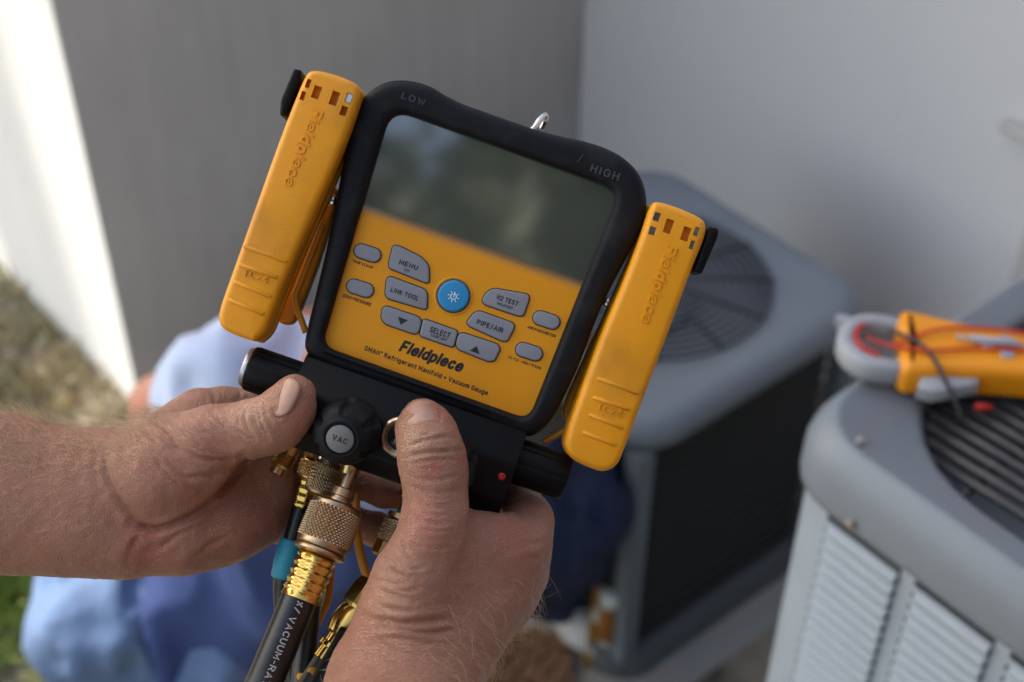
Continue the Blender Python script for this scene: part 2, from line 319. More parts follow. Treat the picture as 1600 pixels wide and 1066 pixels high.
# ------------------------------------------------------------ the setting: ground, house, trees
E1 = Vector((math.sin(math.radians(50.3)), math.cos(math.radians(50.3)), 0)); E2 = Vector((E1.y, -E1.x, 0)); EZ = Vector((0, 0, 1))
def ground_material():
    m = bpy.data.materials.new('ground_soil'); m.use_nodes = True; nt = m.node_tree; N = nt.nodes; L = nt.links; b = N['Principled BSDF']
    tc = N.new('ShaderNodeTexCoord')
    def noise(s, d): n = N.new('ShaderNodeTexNoise'); n.inputs['Scale'].default_value = s; n.inputs['Detail'].default_value = d; L.new(tc.outputs['Object'], n.inputs['Vector']); return n
    r = N.new('ShaderNodeValToRGB'); L.new(noise(9, 8).outputs['Fac'], r.inputs[0]); e = r.color_ramp.elements
    e[0].position = .3; e[0].color = (.07, .055, .04, 1); e[1].position = .75; e[1].color = (.34, .28, .21, 1)
    x = e.new(.5); x.color = (.24, .2, .16, 1)
    r2 = N.new('ShaderNodeValToRGB'); L.new(noise(2.2, 5).outputs['Fac'], r2.inputs[0]); r2.color_ramp.elements[0].position = .5; r2.color_ramp.elements[1].position = .62
    mx = N.new('ShaderNodeMix'); mx.data_type = 'RGBA'; L.new(r2.outputs[0], mx.inputs[0]); L.new(r.outputs[0], mx.inputs[6]); mx.inputs[7].default_value = (.10, .13, .045, 1)
    L.new(mx.outputs[2], b.inputs['Base Color']); b.inputs['Roughness'].default_value = .95
    bp = N.new('ShaderNodeBump'); bp.inputs['Distance'].default_value = .02; L.new(noise(30, 6).outputs['Fac'], bp.inputs['Height']); L.new(bp.outputs[0], b.inputs['Normal'])
    return m
link('ground', mesh_data('ground', [(-90, -90, 0), (90, -90, 0), (90, 90, 0), (-90, 90, 0)], [(0, 1, 2, 3)], False, ground_material()), kind='structure')

def stucco(name, col, streak, bumpd):
    m = bpy.data.materials.new(name); m.use_nodes = True; nt = m.node_tree; N = nt.nodes; L = nt.links; b = N['Principled BSDF']
    tc = N.new('ShaderNodeTexCoord'); mp = N.new('ShaderNodeMapping'); mp.inputs['Scale'].default_value = (1, 1, .12); L.new(tc.outputs['Object'], mp.inputs[0])
    def noise(s, d, v): n = N.new('ShaderNodeTexNoise'); n.inputs['Scale'].default_value = s; n.inputs['Detail'].default_value = d; L.new(v, n.inputs['Vector']); return n
    n1 = noise(26, 5, mp.outputs[0]); n2 = noise(3, 4, tc.outputs['Object']); n3 = noise(130, 4, tc.outputs['Object'])
    ad = N.new('ShaderNodeMath'); ad.operation = 'ADD'; L.new(n1.outputs[0], ad.inputs[0]); L.new(n2.outputs[0], ad.inputs[1])
    mr = N.new('ShaderNodeMapRange'); mr.inputs[1].default_value = .6; mr.inputs[2].default_value = 1.4; L.new(ad.outputs[0], mr.inputs[0])
    mx = N.new('ShaderNodeMix'); mx.data_type = 'RGBA'; L.new(mr.outputs[0], mx.inputs[0])
    mx.inputs[6].default_value = (*[c * (1 - streak) for c in col], 1); mx.inputs[7].default_value = (*[min(.9, c * (1 + streak)) for c in col], 1)
    L.new(mx.outputs[2], b.inputs['Base Color']); b.inputs['Roughness'].default_value = .9
    bp = N.new('ShaderNodeBump'); bp.inputs['Distance'].default_value = bumpd; L.new(n3.outputs[0], bp.inputs['Height']); L.new(bp.outputs[0], b.inputs['Normal'])
    return m
G1 = on(225, 662, 0)                                   # foot of the outer corner
_d = RIGHT * ((906 - 800) / FPX) - UP * ((120 - 533) / FPX) + FWD
_k = _d.x / _d.y; LW = (_k * G1.y - G1.x) / (E1.x - _k * E1.y); G2 = G1 + E1 * LW   # inner corner
house = Thing('house', 'rendered house with a sunlit white end wall and a shaded grey return wall', 'house', G2)
def wall_slab(a, b, thick_dir, t, z0, z1):
    a, b = A3([a, b]); td = np.array(tuple(thick_dir)) * t
    V = [a, b, b + td, a + td]; V = [v + [0, 0, z0] for v in V] + [v + [0, 0, z1] for v in V]
    return np.array(V), [(3, 2, 1, 0), (4, 5, 6, 7), (0, 1, 5, 4), (1, 2, 6, 5), (2, 3, 7, 6), (3, 0, 4, 7)]
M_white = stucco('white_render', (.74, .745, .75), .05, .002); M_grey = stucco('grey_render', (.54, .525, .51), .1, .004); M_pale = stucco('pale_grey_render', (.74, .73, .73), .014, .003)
WZ = 2.7
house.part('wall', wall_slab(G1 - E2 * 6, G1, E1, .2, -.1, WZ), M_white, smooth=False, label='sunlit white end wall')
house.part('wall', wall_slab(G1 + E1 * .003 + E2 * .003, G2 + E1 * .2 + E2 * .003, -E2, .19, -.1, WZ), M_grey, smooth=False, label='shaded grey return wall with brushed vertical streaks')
house.part('wall', wall_slab(G2 + E2 * 4 - E1 * 2.6, G2 + E2 * 4, E2, .2, -.1, 5.2), mat('sky_block_brick', (.2, .12, .09), .9, var=.3, vs=8), smooth=False, label='unseen tall brick wall added to block sky light from behind right')  # tall wing added out of view to block sky light from behind right
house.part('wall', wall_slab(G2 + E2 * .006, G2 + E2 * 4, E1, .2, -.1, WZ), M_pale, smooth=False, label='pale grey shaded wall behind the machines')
_rf = [G1 - E2 * 6.3 - E1 * .32, G1 - E1 * .32 + E2 * .3, G2 + E2 * .3 - E1 * .12, G2 - E1 * .12 + E2 * 5.3, G2 + E2 * 5.3 + E1 * 5, G1 - E2 * 6.3 + E1 * 6]
_rv = [(p.x, p.y, WZ + .004) for p in _rf] + [(p.x, p.y, WZ + .2) for p in _rf]
house.part('roof', (np.array(_rv), [(5, 4, 3, 2, 1, 0), (6, 7, 8, 9, 10, 11)] + [(i, (i + 1) % 6, 6 + (i + 1) % 6, 6 + i) for i in range(6)]), mat('roof_fascia', (.5, .5, .5), .8), smooth=False)

M_leaf = {}
def leaf_mat(k, col):
    m = mat('leaf_%s' % k, col, .5, var=.35, vs=.8); b = m.node_tree.nodes['Principled BSDF']
    return m
def tree(name, label, loc, height, rad, zc, col, nclump, nleaf, leaf, seed, squash=.8, group='trees beyond the garden', shade_clump=None):
    r = np.random.default_rng(seed); t = Thing(name, label, 'tree', (loc[0], loc[1], 0), None, group)
    z = np.linspace(-.2, zc + rad * .4, 10); path = np.column_stack([loc[0] + .12 * np.sin(z * .9 + seed), loc[1] + .1 * np.cos(z * .7 + seed), z])
    g = [tube(path, np.linspace(.2, .05, 10), 10)]
    for k in range(9):
        s = path[5 + k % 4]; d = r.normal(size=3); d[2] = abs(d[2]) * .7; d /= np.linalg.norm(d); e = s + d * rad * .8
        g.append(tube(catmull([s, (s + e) / 2 + [0, 0, .25], e], 5), np.linspace(.06, .015, 11), 6))
    t.part('trunk', merge(*g), mat('bark', (.1, .075, .055), .9, var=.4, vs=12, bump=.01, bs=25))
    C = r.normal(size=(nclump, 3)); C /= np.linalg.norm(C, axis=1)[:, None]; C *= (r.random((nclump, 1)) ** .33) * rad; C[:, 2] *= squash
    n = nclump * nleaf; cen = np.repeat(C, nleaf, 0) + np.clip(r.normal(size=(n, 3)), -1.6, 1.6) * rad * .11 + [loc[0], loc[1], zc]
    if shade_clump is not None:
        k = 1500; q = r.normal(size=(k, 3)); q *= (r.random((k, 1)) ** .33) / np.linalg.norm(q, axis=1)[:, None]; cen = np.vstack([cen, np.array(tuple(shade_clump[0])) + q * shade_clump[1]]); n += k
    u = r.normal(size=(n, 3)); u /= np.linalg.norm(u, axis=1)[:, None]; v = np.cross(u, r.normal(size=(n, 3))); v /= np.linalg.norm(v, axis=1)[:, None]
    L = leaf * (.6 + .8 * r.random((n, 1)))
    Vv = np.stack([cen - u * L, cen + v * L * .45, cen + u * L, cen - v * L * .45], 1).reshape(-1, 3)
    t.part('crown', (Vv, np.arange(n * 4).reshape(-1, 4)), leaf_mat(name + str(seed), col), smooth=False, kind='stuff')
for i, (x, y, hh, rd, zc, lab) in enumerate([(-2.7, -6.6, 10, 2.3, 6.7, 'tall broad tree far behind the holder, left one'), (1.1, -4.4, 11, 2.3, 5.3, 'tallest leafy tree far behind the holder'), (3.6, -3.2, 9, 2.3, 4.6, 'lower leafy tree far behind the holder, right one')]):
    tree('leafy_tree', lab, (x, y), hh, rd, zc, (.06, .085, .04), 140, 100, .15, 51 + i)
# unseen trees added to shade the yard: crowns stand in the sun's direction
SH = Vector((math.sin(_a), math.cos(_a), 0)); SA = Vector((math.cos(_a), -math.sin(_a), 0))     # towards the sun / across it
def shade_point(a, b, h): return SA * a + SH * h + EZ * ((b + h * math.sin(_e)) / math.cos(_e))
for i, (a, b, h, rd, lab) in enumerate([(-.1, 2.15, 7.0, 2.0, 'unseen dense tree added to block the sun, nearest the yard'), (1.8, 1.72, 8.6, 1.5, 'smaller unseen dense tree added to block the sun, farther off')]):
    p = shade_point(a, b, h); tree('added_shade_tree', lab, (p.x, p.y), p.z, rd, p.z, (.05, .085, .03), 130, 110, .24, 31 + i, .95, 'unseen trees added to block the sun', None if i == 0 else (shade_point(1.46, -.12, h), .36))  # second tree carries a leaf clump added to shade the squatting person
# ------------------------------------------------------------ ground cover and small things by the walls
def scatter_stones():
    r = np.random.default_rng(3); gs = []
    for k in range(2600):
        x = -2.2 + 2.6 * r.random(); y = .6 + 3.2 * r.random()
        s = .005 + .016 * r.random() ** 3; o = bmesh.new(); bmesh.ops.create_icosphere(o, subdivisions=1, radius=1)
        V = np.array([v.co[:] for v in o.verts]); Fc = [tuple(v.index for v in f.verts) for f in o.faces]; o.free()
        V = V * (s * np.array([1 + r.random(), .7 + r.random() * .5, .35 + .4 * r.random()])) * (1 + .15 * r.normal(size=(len(V), 1)))
        a = r.random() * 6.28; c, q = math.cos(a), math.sin(a); V = np.column_stack([c * V[:, 0] - q * V[:, 1], q * V[:, 0] + c * V[:, 1], V[:, 2]])
        gs.append((V + [x, y, s * .25], Fc))
    return gs
_st = scatter_stones(); _sm = [mat('stone_tan', (.36, .25, .15), .9, var=.5, vs=3), mat('stone_grey', (.33, .31, .3), .9, var=.5, vs=3), mat('stone_pale', (.5, .44, .36), .9, var=.4, vs=3)]
for i, lab in enumerate(['tan gravel strewn over the soil', 'grey gravel strewn over the soil', 'pale gravel strewn over the soil']):
    single('gravel', merge(*_st[i::3]), _sm[i], lab, 'gravel', kind='stuff')
def grass(name, label, patches, col, hgt, seed):
    r = np.random.default_rng(seed); V = []; 
    for (x, y, rad, n) in patches:
        for k in range(n):
            a = r.random() * 6.28; d = rad * math.sqrt(r.random()); p = np.array([x + d * math.cos(a), y + d * math.sin(a), -.003]); hh = hgt * (.4 + .8 * r.random())
            t = r.random() * 6.28; u = np.array([math.cos(t), math.sin(t), 0]); lean = np.array([r.normal() * .4, r.normal() * .4, 1]); lean /= np.linalg.norm(lean)
            V += [p - u * .003, p + u * .003, p + lean * hh * .6 + u * .002, p + lean * hh + np.array([lean[0], lean[1], 0]) * hh * .5]
    V = np.array(V); single(name, (V, np.arange(len(V)).reshape(-1, 4)), mat(name + label[:4], col, .6, var=.4, vs=6), label, 'grass', kind='stuff', smooth=False)
_gp = [on(x, y, 0) for x, y in [(-10, 545), (30, 620), (40, 680), (-30, 610), (90, 690)]]
grass('weeds', 'olive weeds along the foot of the white wall', [(p.x, p.y, .24, 190) for p in _gp], (.42, .37, .23), .08, 5)
_gp = [on(x, y, 0) for x, y in [(25, 925), (10, 980), (-60, 900), (-80, 1050)]]
grass('grass', 'bright green grass clump below the left forearm', [(p.x, p.y, .10, 210) for p in _gp], (.24, .32, .10), .09, 6)
_pp = on(28, 425, .35)
pipe_t = Thing('drain_pipe', 'grey drain pipe stub on the sunlit white wall', 'pipe', G1 - E2 * 1.15 - E1 * .06)
_b = A3([G1 - E2 * 1.15 - E1 * .055])[0]
pipe_t.part('pipe', tube([_b + [0, 0, .42], _b + [0, 0, .8], _b + [0, 0, 1.6], _b + [0, 0, 2.7]], .04, 16), mat('pipe_grey', (.2, .19, .18), .6))
pipe_t.part('bracket', tube([_b + [0, 0, .98], _b + [0, 0, 1.02]], .047, 16), MATS['pipe_grey'])
# conduit at the right edge of the pale wall
def on_wall(px, py, out=.0):
    d = RIGHT * ((px - 800) / FPX) - UP * ((py - 533) / FPX) + FWD; return np.array(tuple(CAM + d * (((G2 - E1 * out) - CAM).dot(E1) / d.dot(E1))))
_c = on_wall(1566, 196, .02); cond = Thing('wall_conduit', 'thin grey conduit running along the pale wall at the right edge', 'conduit', _c)
cond.part('conduit', tube([_c, _c + np.array(tuple(E2)) * .05, _c + np.array(tuple(E2)) * .3, _c + np.array(tuple(E2)) * .9], .011, 12), mat('conduit_grey', (.55, .54, .52), .6))
_q = on_wall(1602, 420, .025); cond.part('bracket', box(_q + [0, 0, .08], .03, .03, .22, np.array([tuple(E2), tuple(E1), (0, 0, 1)])), MATS['conduit_grey'], smooth=False)
_e2 = np.array(tuple(E2)); _e1 = np.array(tuple(E1)); _ez = np.array([0, 0, 1.0])

# ------------------------------------------------------------ condensing units
EXY = (_e2, _e1, _ez)
def rrect(c, sx, sy, r, n=8):
    """rounded rectangle in world x,y aligned to the machines' axes: sx along E2, sy along E1, c = centre"""
    q = []
    for (a, b), s in zip([(1, -1), (1, 1), (-1, 1), (-1, -1)], [-90, 0, 90, 180]):
        for t in np.linspace(s, s + 90, n): t = math.radians(t); q.append((a * (sx / 2 - r) + r * math.cos(t), b * (sy / 2 - r) + r * math.sin(t)))
    return [np.array([c[0], c[1]]) + u * _e2[:2] + v * _e1[:2] for u, v in q]
def ring_at(c, sx, sy, r, z, n=8): return np.column_stack([np.array(rrect(c, sx, sy, r, n)), np.full(4 * n, z)])
def circ(c, r, z, n): t = np.linspace(0, 2 * math.pi, n, endpoint=False) + math.radians(-45 - 50.3 + 0); return np.column_stack([c[0] + r * np.cos(t) * _e2[0] + r * np.sin(t) * _e1[0], c[1] + r * np.cos(t) * _e2[1] + r * np.sin(t) * _e1[1], np.full(n, z)])
def circ8(c, r, z, n=8):
    q = []
    for s in (-90, 0, 90, 180):
        for t in np.linspace(s + 45 / n, s + 90 - 45 / n, n): t = math.radians(t); q.append(c[:2] + r * math.cos(t) * _e2[:2] + r * math.sin(t) * _e1[:2])
    return np.column_stack([np.array(q), np.full(4 * n, z)])
M_unit = mat('unit_paint', (.32, .38, .445), .42, var=.05, vs=8, bump=.0004, bs=700, dirt=.12, ds=14, dcol=(.12, .12, .11))
M_cap = mat('unit_cover_paint', (.175, .21, .25), .4, var=.06, vs=8, bump=.0004, bs=700, dirt=.18, ds=12, dcol=(.1, .1, .1))
M_dark = mat('unit_black', (.012, .012, .013), .6, var=.3); M_wire = mat('guard_wire', (.022, .024, .03), .4, var=.4, vs=60, dirt=.15, ds=60, dcol=(.2, .15, .1))
M_coil = mat('coil_fins', (.02, .02, .021), .5, metal=.3, var=.4, vs=150)
# machine on the right: rounded cover, louvred panels
RZ = 1.31; RC = on(1232, 696, RZ - .035); S = .80
cR = A3([RC + E2 * (S / 2 - .012) + E1 * (S / 2 - .008)])[0]
ru = Thing('condensing_unit', 'pale grey outdoor condensing unit with louvred sides, nearest on the right', 'air conditioner', (cR[0], cR[1], 0), None, 'outdoor condensing units')
OP = S - .115; OR_ = .13
def op_half(v):
    e = abs(v) - (OP / 2 - OR_)
    return OP / 2 if e <= 0 else OP / 2 - OR_ + math.sqrt(max(0, OR_ ** 2 - e * e))
cap_r = [ring_at(cR, S - .05, S - .05, .05, RZ - .072), ring_at(cR, S - .002, S - .002, .068, RZ - .070), ring_at(cR, S, S, .07, RZ - .064), ring_at(cR, S - .001, S - .001, .07, RZ - .034),
         ring_at(cR, S - .008, S - .008, .07, RZ - .020), ring_at(cR, S - .022, S - .022, .068, RZ - .008), ring_at(cR, S - .036, S - .036, .064, RZ - .001), ring_at(cR, S - .042, S - .042, .062, RZ), ring_at(cR, S - .05, S - .05, .06, RZ - .0025),
         ring_at(cR, OP + .02, OP + .02, OR_ + .008, RZ - .004), ring_at(cR, OP + .006, OP + .006, OR_ + .003, RZ - .010), ring_at(cR, OP, OP, OR_, RZ - .04), ring_at(cR, OP, OP, OR_, RZ - .3)]
top = ru.part('top_cover', rings_geo(cap_r, True, False), M_cap)
ru.part('cabinet', rings_geo([ring_at(cR, S - .025, S - .025, .06, .06), ring_at(cR, S - .02, S - .02, .06, .075), ring_at(cR, S - .02, S - .02, .06, RZ - .0725)]), M_unit, sharp=40)
ru.part('base_pan', rings_geo([ring_at(cR, S, S, .11, .004), ring_at(cR, S, S, .11, .058)]), M_dark, sharp=40)
# louvred panel on the face towards the holder (normal -E1), columns of slats
fx = -(S - .02) / 2
def fpt(u, z, out=0.0): return np.array([cR[0], cR[1], 0]) + _e2 * u + _e1 * (fx - out) + _ez * z
slat_me = None; U0 = -S / 2 + .012 + .062; CW = .1005; pitch = .0166
u_ = np.linspace(0, 1, 2)
prof = [(.0005, 0), (.004, .0015), (.0075, .005), (.0085, .008), (.007, .0103), (.0015, .0112), (0, .0114)]
sv = []
for x in (-.039, .039):
    for o, z in prof: sv.append(_e2 * x - _e1 * o + _ez * (.0114 - z))
n_ = len(prof); sf = [(i, i + 1, n_ + i + 1, n_ + i) for i in range(n_ - 1)] + [tuple(range(n_)), tuple(range(2 * n_ - 1, n_ - 1, -1))]
slat_me = mesh_data('slat', sv, sf, True, M_unit); slat_me.set_sharp_from_angle(angle=math.radians(50))
slot_me = mesh_data('slot', *box((0, 0, 0), CW - .016, .002, .0056, EXY), False, M_dark)
for c in range(7):
    for k in range(60):
        z = RZ - .099 - k * pitch; u = U0 + .039 + CW * c
        if z < .62: continue
        s_ = link('slat', slat_me, ru.e); s_.location = Vector(fpt(u, z, .0005) - ru.base)
        q_ = link('slot', slot_me, ru.e); q_.location = Vector(fpt(u - .002, z + .0141, .0006) - ru.base)
# fan guard: rails and rings, dark fan below
rail_z = RZ - .014
for k in range(-21, 22):
    v = k * .0147 * OP / .655; hw = op_half(v)
    if hw < .05: continue
    c0 = np.array([cR[0], cR[1], 0]); pts = [c0 + _e2 * t * hw + _e1 * v + _ez * (rail_z + .012 * (1 - t * t)) for t in np.linspace(-1, 1, 9)]
    ru.part('guard_wire', tube(pts, .0046, 6), M_wire)
for k in range(4):
    v = -.24 + .16 * k; hw = op_half(v); c0 = np.array([cR[0], cR[1], 0])
    ru.part('guard_brace', tube([c0 + _e1 * t * hw + _e2 * v + _ez * (rail_z - .009 + .012 * (1 - t * t)) for t in np.linspace(-1, 1, 7)], .003, 6), M_wire)
ru.part('fan_well', rings_geo([ring_at(cR, OP - .002, OP - .002, OR_, RZ - .3), ring_at(cR, OP - .002, OP - .002, OR_, RZ - .298)]), M_dark)
hub = ru.part('fan_hub', lathe((cR[0], cR[1], RZ - .2), (cR[0], cR[1], RZ), [(0, .07), (.07, .07), (.08, .06)], 24), mat('fan_metal', (.12, .125, .135), .5, metal=.4), sharp=40)
for k in range(4):
    a = k * math.pi / 2 + .5; d = np.array([math.cos(a), math.sin(a), 0]); p = np.array([-d[1], d[0], 0]); o = np.array([cR[0], cR[1], RZ - .17])
    V = [o + d * .06 - p * .03, o + d * .06 + p * .03 + [0, 0, .03], o + d * .29 + p * .12 + [0, 0, .05], o + d * .29 - p * .06]
    V += [v - np.array([0, 0, .004]) for v in V]
    ru.part('fan_blade', (np.array(V), [(0, 1, 2, 3), (7, 6, 5, 4), (0, 4, 5, 1), (1, 5, 6, 2), (2, 6, 7, 3), (3, 7, 4, 0)]), MATS['fan_metal'], smooth=False)
M_screw = mat('screw_metal', (.42, .42, .42), .4, metal=1)
def screw_on(t, p, d, r, parent, name='screw'):
    p = np.array(tuple(p)); t.part(name, lathe(p - np.array(d) * .004, p + np.array(d), [(0, r * .6), (.004, r), (.0052, r), (.0054, r * .7), (.0085, r * .68), (.009, r * .55)], 6 * 3), M_screw, parent, sharp=40)
screw_on(ru, on(1345, 690, RZ - .002), (0.1, .1, 1), .0062, top)
screw_on(ru, A3([Vector(fpt(-.30, RZ - .06, .011))])[0], tuple(-_e1), .006, top)
# machine behind: coil sides behind a mesh guard, round grille on top
BZ = .66; BC = on(1006, 657, BZ); SB = .57
cB = A3([BC - E2 * (SB / 2 - .03) + E1 * (SB / 2 - .03)])[0]
bu = Thing('condensing_unit', 'blue-grey condensing unit with dark mesh coil sides, behind the gauge near the wall', 'air conditioner', (cB[0], cB[1], 0), None, 'outdoor condensing units')
bu.part('top_cover', rings_geo([ring_at(cB, SB - .02, SB - .02, .08, BZ - .06), ring_at(cB, SB, SB, .09, BZ - .058), ring_at(cB, SB + .004, SB + .004, .09, BZ - .03), ring_at(cB, SB - .006, SB - .006, .09, BZ - .012), ring_at(cB, SB - .03, SB - .03, .085, BZ),
         ring_at(cB, SB - .06, SB - .06, .08, BZ + .001), circ8(cB, .222, BZ - .003), circ8(cB, .215, BZ - .012), circ8(cB, .212, BZ - .2)], True, False), mat('rear_unit_cover', (.18, .21, .25), .42, var=.05, vs=8, dirt=.15, ds=10, dcol=(.12, .13, .14)))
bu.part('coil', rings_geo([ring_at(cB, SB - .07, SB - .07, .06, .07), ring_at(cB, SB - .07, SB - .07, .06, BZ - .062)]), M_coil, sharp=40)
bu.part('base_pan', rings_geo([ring_at(cB, SB, SB, .08, .005), ring_at(cB, SB, SB, .08, .07)]), mat('rear_base', (.09, .10, .11), .6), sharp=40)
for a, b in ((1, -1), (1, 1), (-1, -1), (-1, 1)):
    bu.part('corner_post', box(np.array([cB[0], cB[1], 0]) + _e2 * a * (SB / 2 - .03) + _e1 * b * (SB / 2 - .03) + _ez * (BZ / 2), .034, .034, BZ - .13, EXY), mat('rear_post', (.13, .155, .18), .5), smooth=False)
gw = []
for k in range(17):
    z = .09 + k * (BZ - .17) / 16
    for s, ax in ((1, _e1), (-1, _e2)):
        o = np.array([cB[0], cB[1], z]) + (_e2 * (SB / 2 - .022) if s == 1 else -_e1 * (SB / 2 - .022)); bu.part('guard_rail', box(o, *((.004, SB - .11, .005) if s == 1 else (SB - .11, .004, .005)), EXY), mat('guard_mesh', (.045, .047, .05), .55), smooth=False)
for k in range(13):
    bu.part('grille_ring', tube(np.vstack([circ8(cB, .03 + .0152 * k, BZ + .008 - .0007 * k, 8), circ8(cB, .03 + .0152 * k, BZ + .008 - .0007 * k, 8)[:1]]), .0022, 6), M_wire)
for k in range(6):
    a = k * math.pi / 6; d = np.array([math.cos(a), math.sin(a), 0]); o = np.array([cB[0], cB[1], BZ + .003]); bu.part('grille_spoke', tube([o - d * .218, o + [0, 0, .004], o + d * .218], .003, 6), M_wire)
bu.part('fan_well', rings_geo([circ8(cB, .211, BZ - .2), circ8(cB, .211, BZ - .198)]), M_dark)
bu.part('fan_motor', lathe((cB[0], cB[1], BZ - .15), (cB[0], cB[1], BZ), [(0, .08), (.1, .08), (.11, .07)], 24), mat('motor_blue', (.2, .25, .3), .5), sharp=40)
for c, sx, lab, nm in ((cR, S + .12, 'concrete pad under the louvred condensing unit', 'concrete_pad'), (cB, SB + .14, 'concrete pad under the mesh-sided condensing unit', 'concrete_pad')):
    o = single(nm, rings_geo([ring_at(c, sx, sx, .02, -.03), ring_at(c, sx, sx, .02, .003)]), mat('pad_concrete', (.28, .27, .26), .9, var=.2, vs=12, bump=.002, bs=120), lab, 'pad', smooth=False)

# ------------------------------------------------------------ clamp meter lying on the right-hand machine
a_, b_ = on(1312, 520, RZ + .03), on(1612, 556, RZ + .03); mx_ = (b_ - a_).normalized(); my_ = EZ.cross(mx_); mo = Vector((a_.x, a_.y, RZ + .0012))
MF = frame_matrix(mo, mx_, my_, EZ) @ Matrix.Scale(.84, 4)
cm = Thing('clamp_meter', 'yellow clamp meter with a grey open jaw lying on the louvred unit', 'meter', (0, 0, 0), MF)
M_my = mat('meter_yellow', (.78, .28, .008), .45, var=.06, vs=30); M_mg = mat('meter_grey', (.3, .33, .37), .5, var=.06, vs=30); M_mk = mat('meter_black', (.02, .02, .022), .5)
def arc(cx, cy, rx, ry, a0, a1, n=24): return [(cx + rx * math.cos(math.radians(t)), cy + ry * math.sin(math.radians(t))) for t in np.linspace(a0, a1, n)]
jo = arc(.05, 0, .052, .05, 90, 270) + [(.075, -.05), (.1, -.044), (.1, -.030), (.08, -.030)] + arc(.055, 0, .034, .031, 270, 90)[0:] + [(.08, .030), (.1, .030), (.1, .044), (.075, .05)]
def jaw_ring(o, z, d=0): return np.column_stack([inset(np.array(o, float), d), np.full(len(o), z)])
_o = np.array(jo) * [.8, .94]; 
cm.part('jaw', rings_geo([jaw_ring(_o, .006, .003), jaw_ring(_o, .009), jaw_ring(_o, .029), jaw_ring(_o, .033, .004)]), M_mg, sharp=60)
cm.part('jaw_lip', box((.004, .03, .026), .014, .012, .012), M_mg, smooth=False)
cm.part('jaw_liner', tube([(x * .8, y * .94, .0335) for x, y in arc(.056, 0, .0335, .0305, 270, 130)], .0024, 8), mat('lead_red', (.55, .015, .01), .45))
bo = np.array([-.019, 0]) + catmull([(.088, -.05), (.105, -.052), (.15, -.043), (.22, -.036), (.30, -.035), (.335, -.028), (.34, 0), (.335, .028), (.30, .035), (.22, .036), (.15, .043), (.105, .052), (.088, .05), (.083, .025), (.092, 0), (.083, -.025)], 4, True)
body = cm.part('body', prism(bo, .0, .04, .012, 5, .006), M_my, sharp=50)
cm.part('trigger', prism(np.array([(.085, -.068), (.1, -.073), (.15, -.05), (.15, -.04), (.09, -.045)]), .012, .028, .004), M_mg, sharp=50)
cm.part('display', prism(round_poly([(.205, -.024), (.27, -.024), (.27, .024), (.205, .024)], .004), .039, .0415, .001), M_mk, body, sharp=40)
for x, y in ((.18, -.012), (.18, .014), (.16, .0)): cm.part('button', prism(round_poly([(x - .007, y - .005), (x + .007, y - .005), (x + .007, y + .005), (x - .007, y + .005)], .003), .039, .043, .001), mat('button_blue_grey', (.3, .34, .42), .5), body, sharp=40)
cm.part('selector', lathe((.29, 0, .039), (.29, 0, 1), [(0, .018), (.006, .017), (.008, .015)], 24), M_mk, body, sharp=40)
tl = Thing('test_leads', 'red and black test leads trailing over the clamp meter', 'test lead', (.2, 0, .04), MF)
tl.part('lead', tube(catmull([(.03, -.006, .037), (.06, -.014, .037), (.10, .01, .046), (.16, .026, .0445), (.25, .022, .0455), (.36, .012, .044), (.45, .03, .03)], 6), .0019, 8), MATS['lead_red'])
tl.part('lead', tube(catmull([(.05, -.016, .038), (.09, -.026, .045), (.15, -.01, .0445), (.22, -.006, .0455), (.3, -.012, .045), (.42, .0, .04)], 6), .0019, 8), MATS['lead_red'])
tl.part('lead', tube(catmull([(.055, .012, .037), (.09, -.02, .045), (.115, -.06, .031), (.135, -.085, .006)], 6), .0026, 8), M_mk)
tl.part('probe', tube([(.125, .004, .0455), (.14, .004, .0455), (.142, .004, .0455), (.19, .003, .0455), (.195, .003, .0455), (.21, .003, .0455)], [.002, .002, .0045, .0045, .002, .0015], 10), mat('probe_grey', (.3, .34, .4), .4))
tl.part('plug', tube([(.15, -.062, .0045), (.168, -.06, .0045)], .0034, 10), MATS['lead_red'])
# ------------------------------------------------------------ technician squatting behind (shirt, jeans)
def W(px, py, z): return np.array(tuple(on(px, py, z)))
pel, che, nek = W(330, 985, .40), W(500, 720, .78), W(560, 590, .98)
hed = W(640, 520, 1.08); shl, shr = W(375, 590, .95), W(700, 640, .90)
ell, elr = W(256, 634, .80), W(800, 600, .68); hal, har = W(480, 520, .62), W(860, 560, .62)
knl, knr = W(165, 960, .50), W(880, 790, .47); fol, fwl = W(330, 1260, .07), W(300, 1200, .04)
for_, fwr = W(860, 925, .07), W(905, 975, .04); hpl, hpr = W(270, 1020, .38), W(480, 1000, .38)
allp = A3([pel, che, hed, shl, shr, ell, elr, hal, har, knl, knr, fol, fwl, for_, fwr])
lo_, hi_ = allp.min(0) - .2, allp.max(0) + .2
TH = Thing('person', 'person squatting behind the gauge, sun and shade painted into the blue shirt and jeans', 'person', (pel[0], pel[1], 0))
def folds(V, Q, amp, sc, seed): return V + vertex_normals(V, Q) * (amp * (1 - 2.6 * np.abs(vnoise(V * [1, 1, .55], sc, seed))))[:, None]
def soft(V, Q, amp, sc, seed): return V + vertex_normals(V, Q) * (amp * vnoise(V, sc, seed) + amp * .5 * vnoise(V, sc * 2.3, seed + 1))[:, None]
fb = Field(lo_, hi_, .014)
fb.chain([(pel, .09), (che, .095), (nek, .065), (hed, .085)], .05); fb.cap(hed, hed + [0, .02, .04], .085, .085, .03)
_hd = (hed - nek); _face = np.array([.6, .75, -.1]); _face /= np.linalg.norm(_face)
fb.cap(hed + _face * .085, hed + _face * .11 - [0, 0, .02], .012, .016, .01)
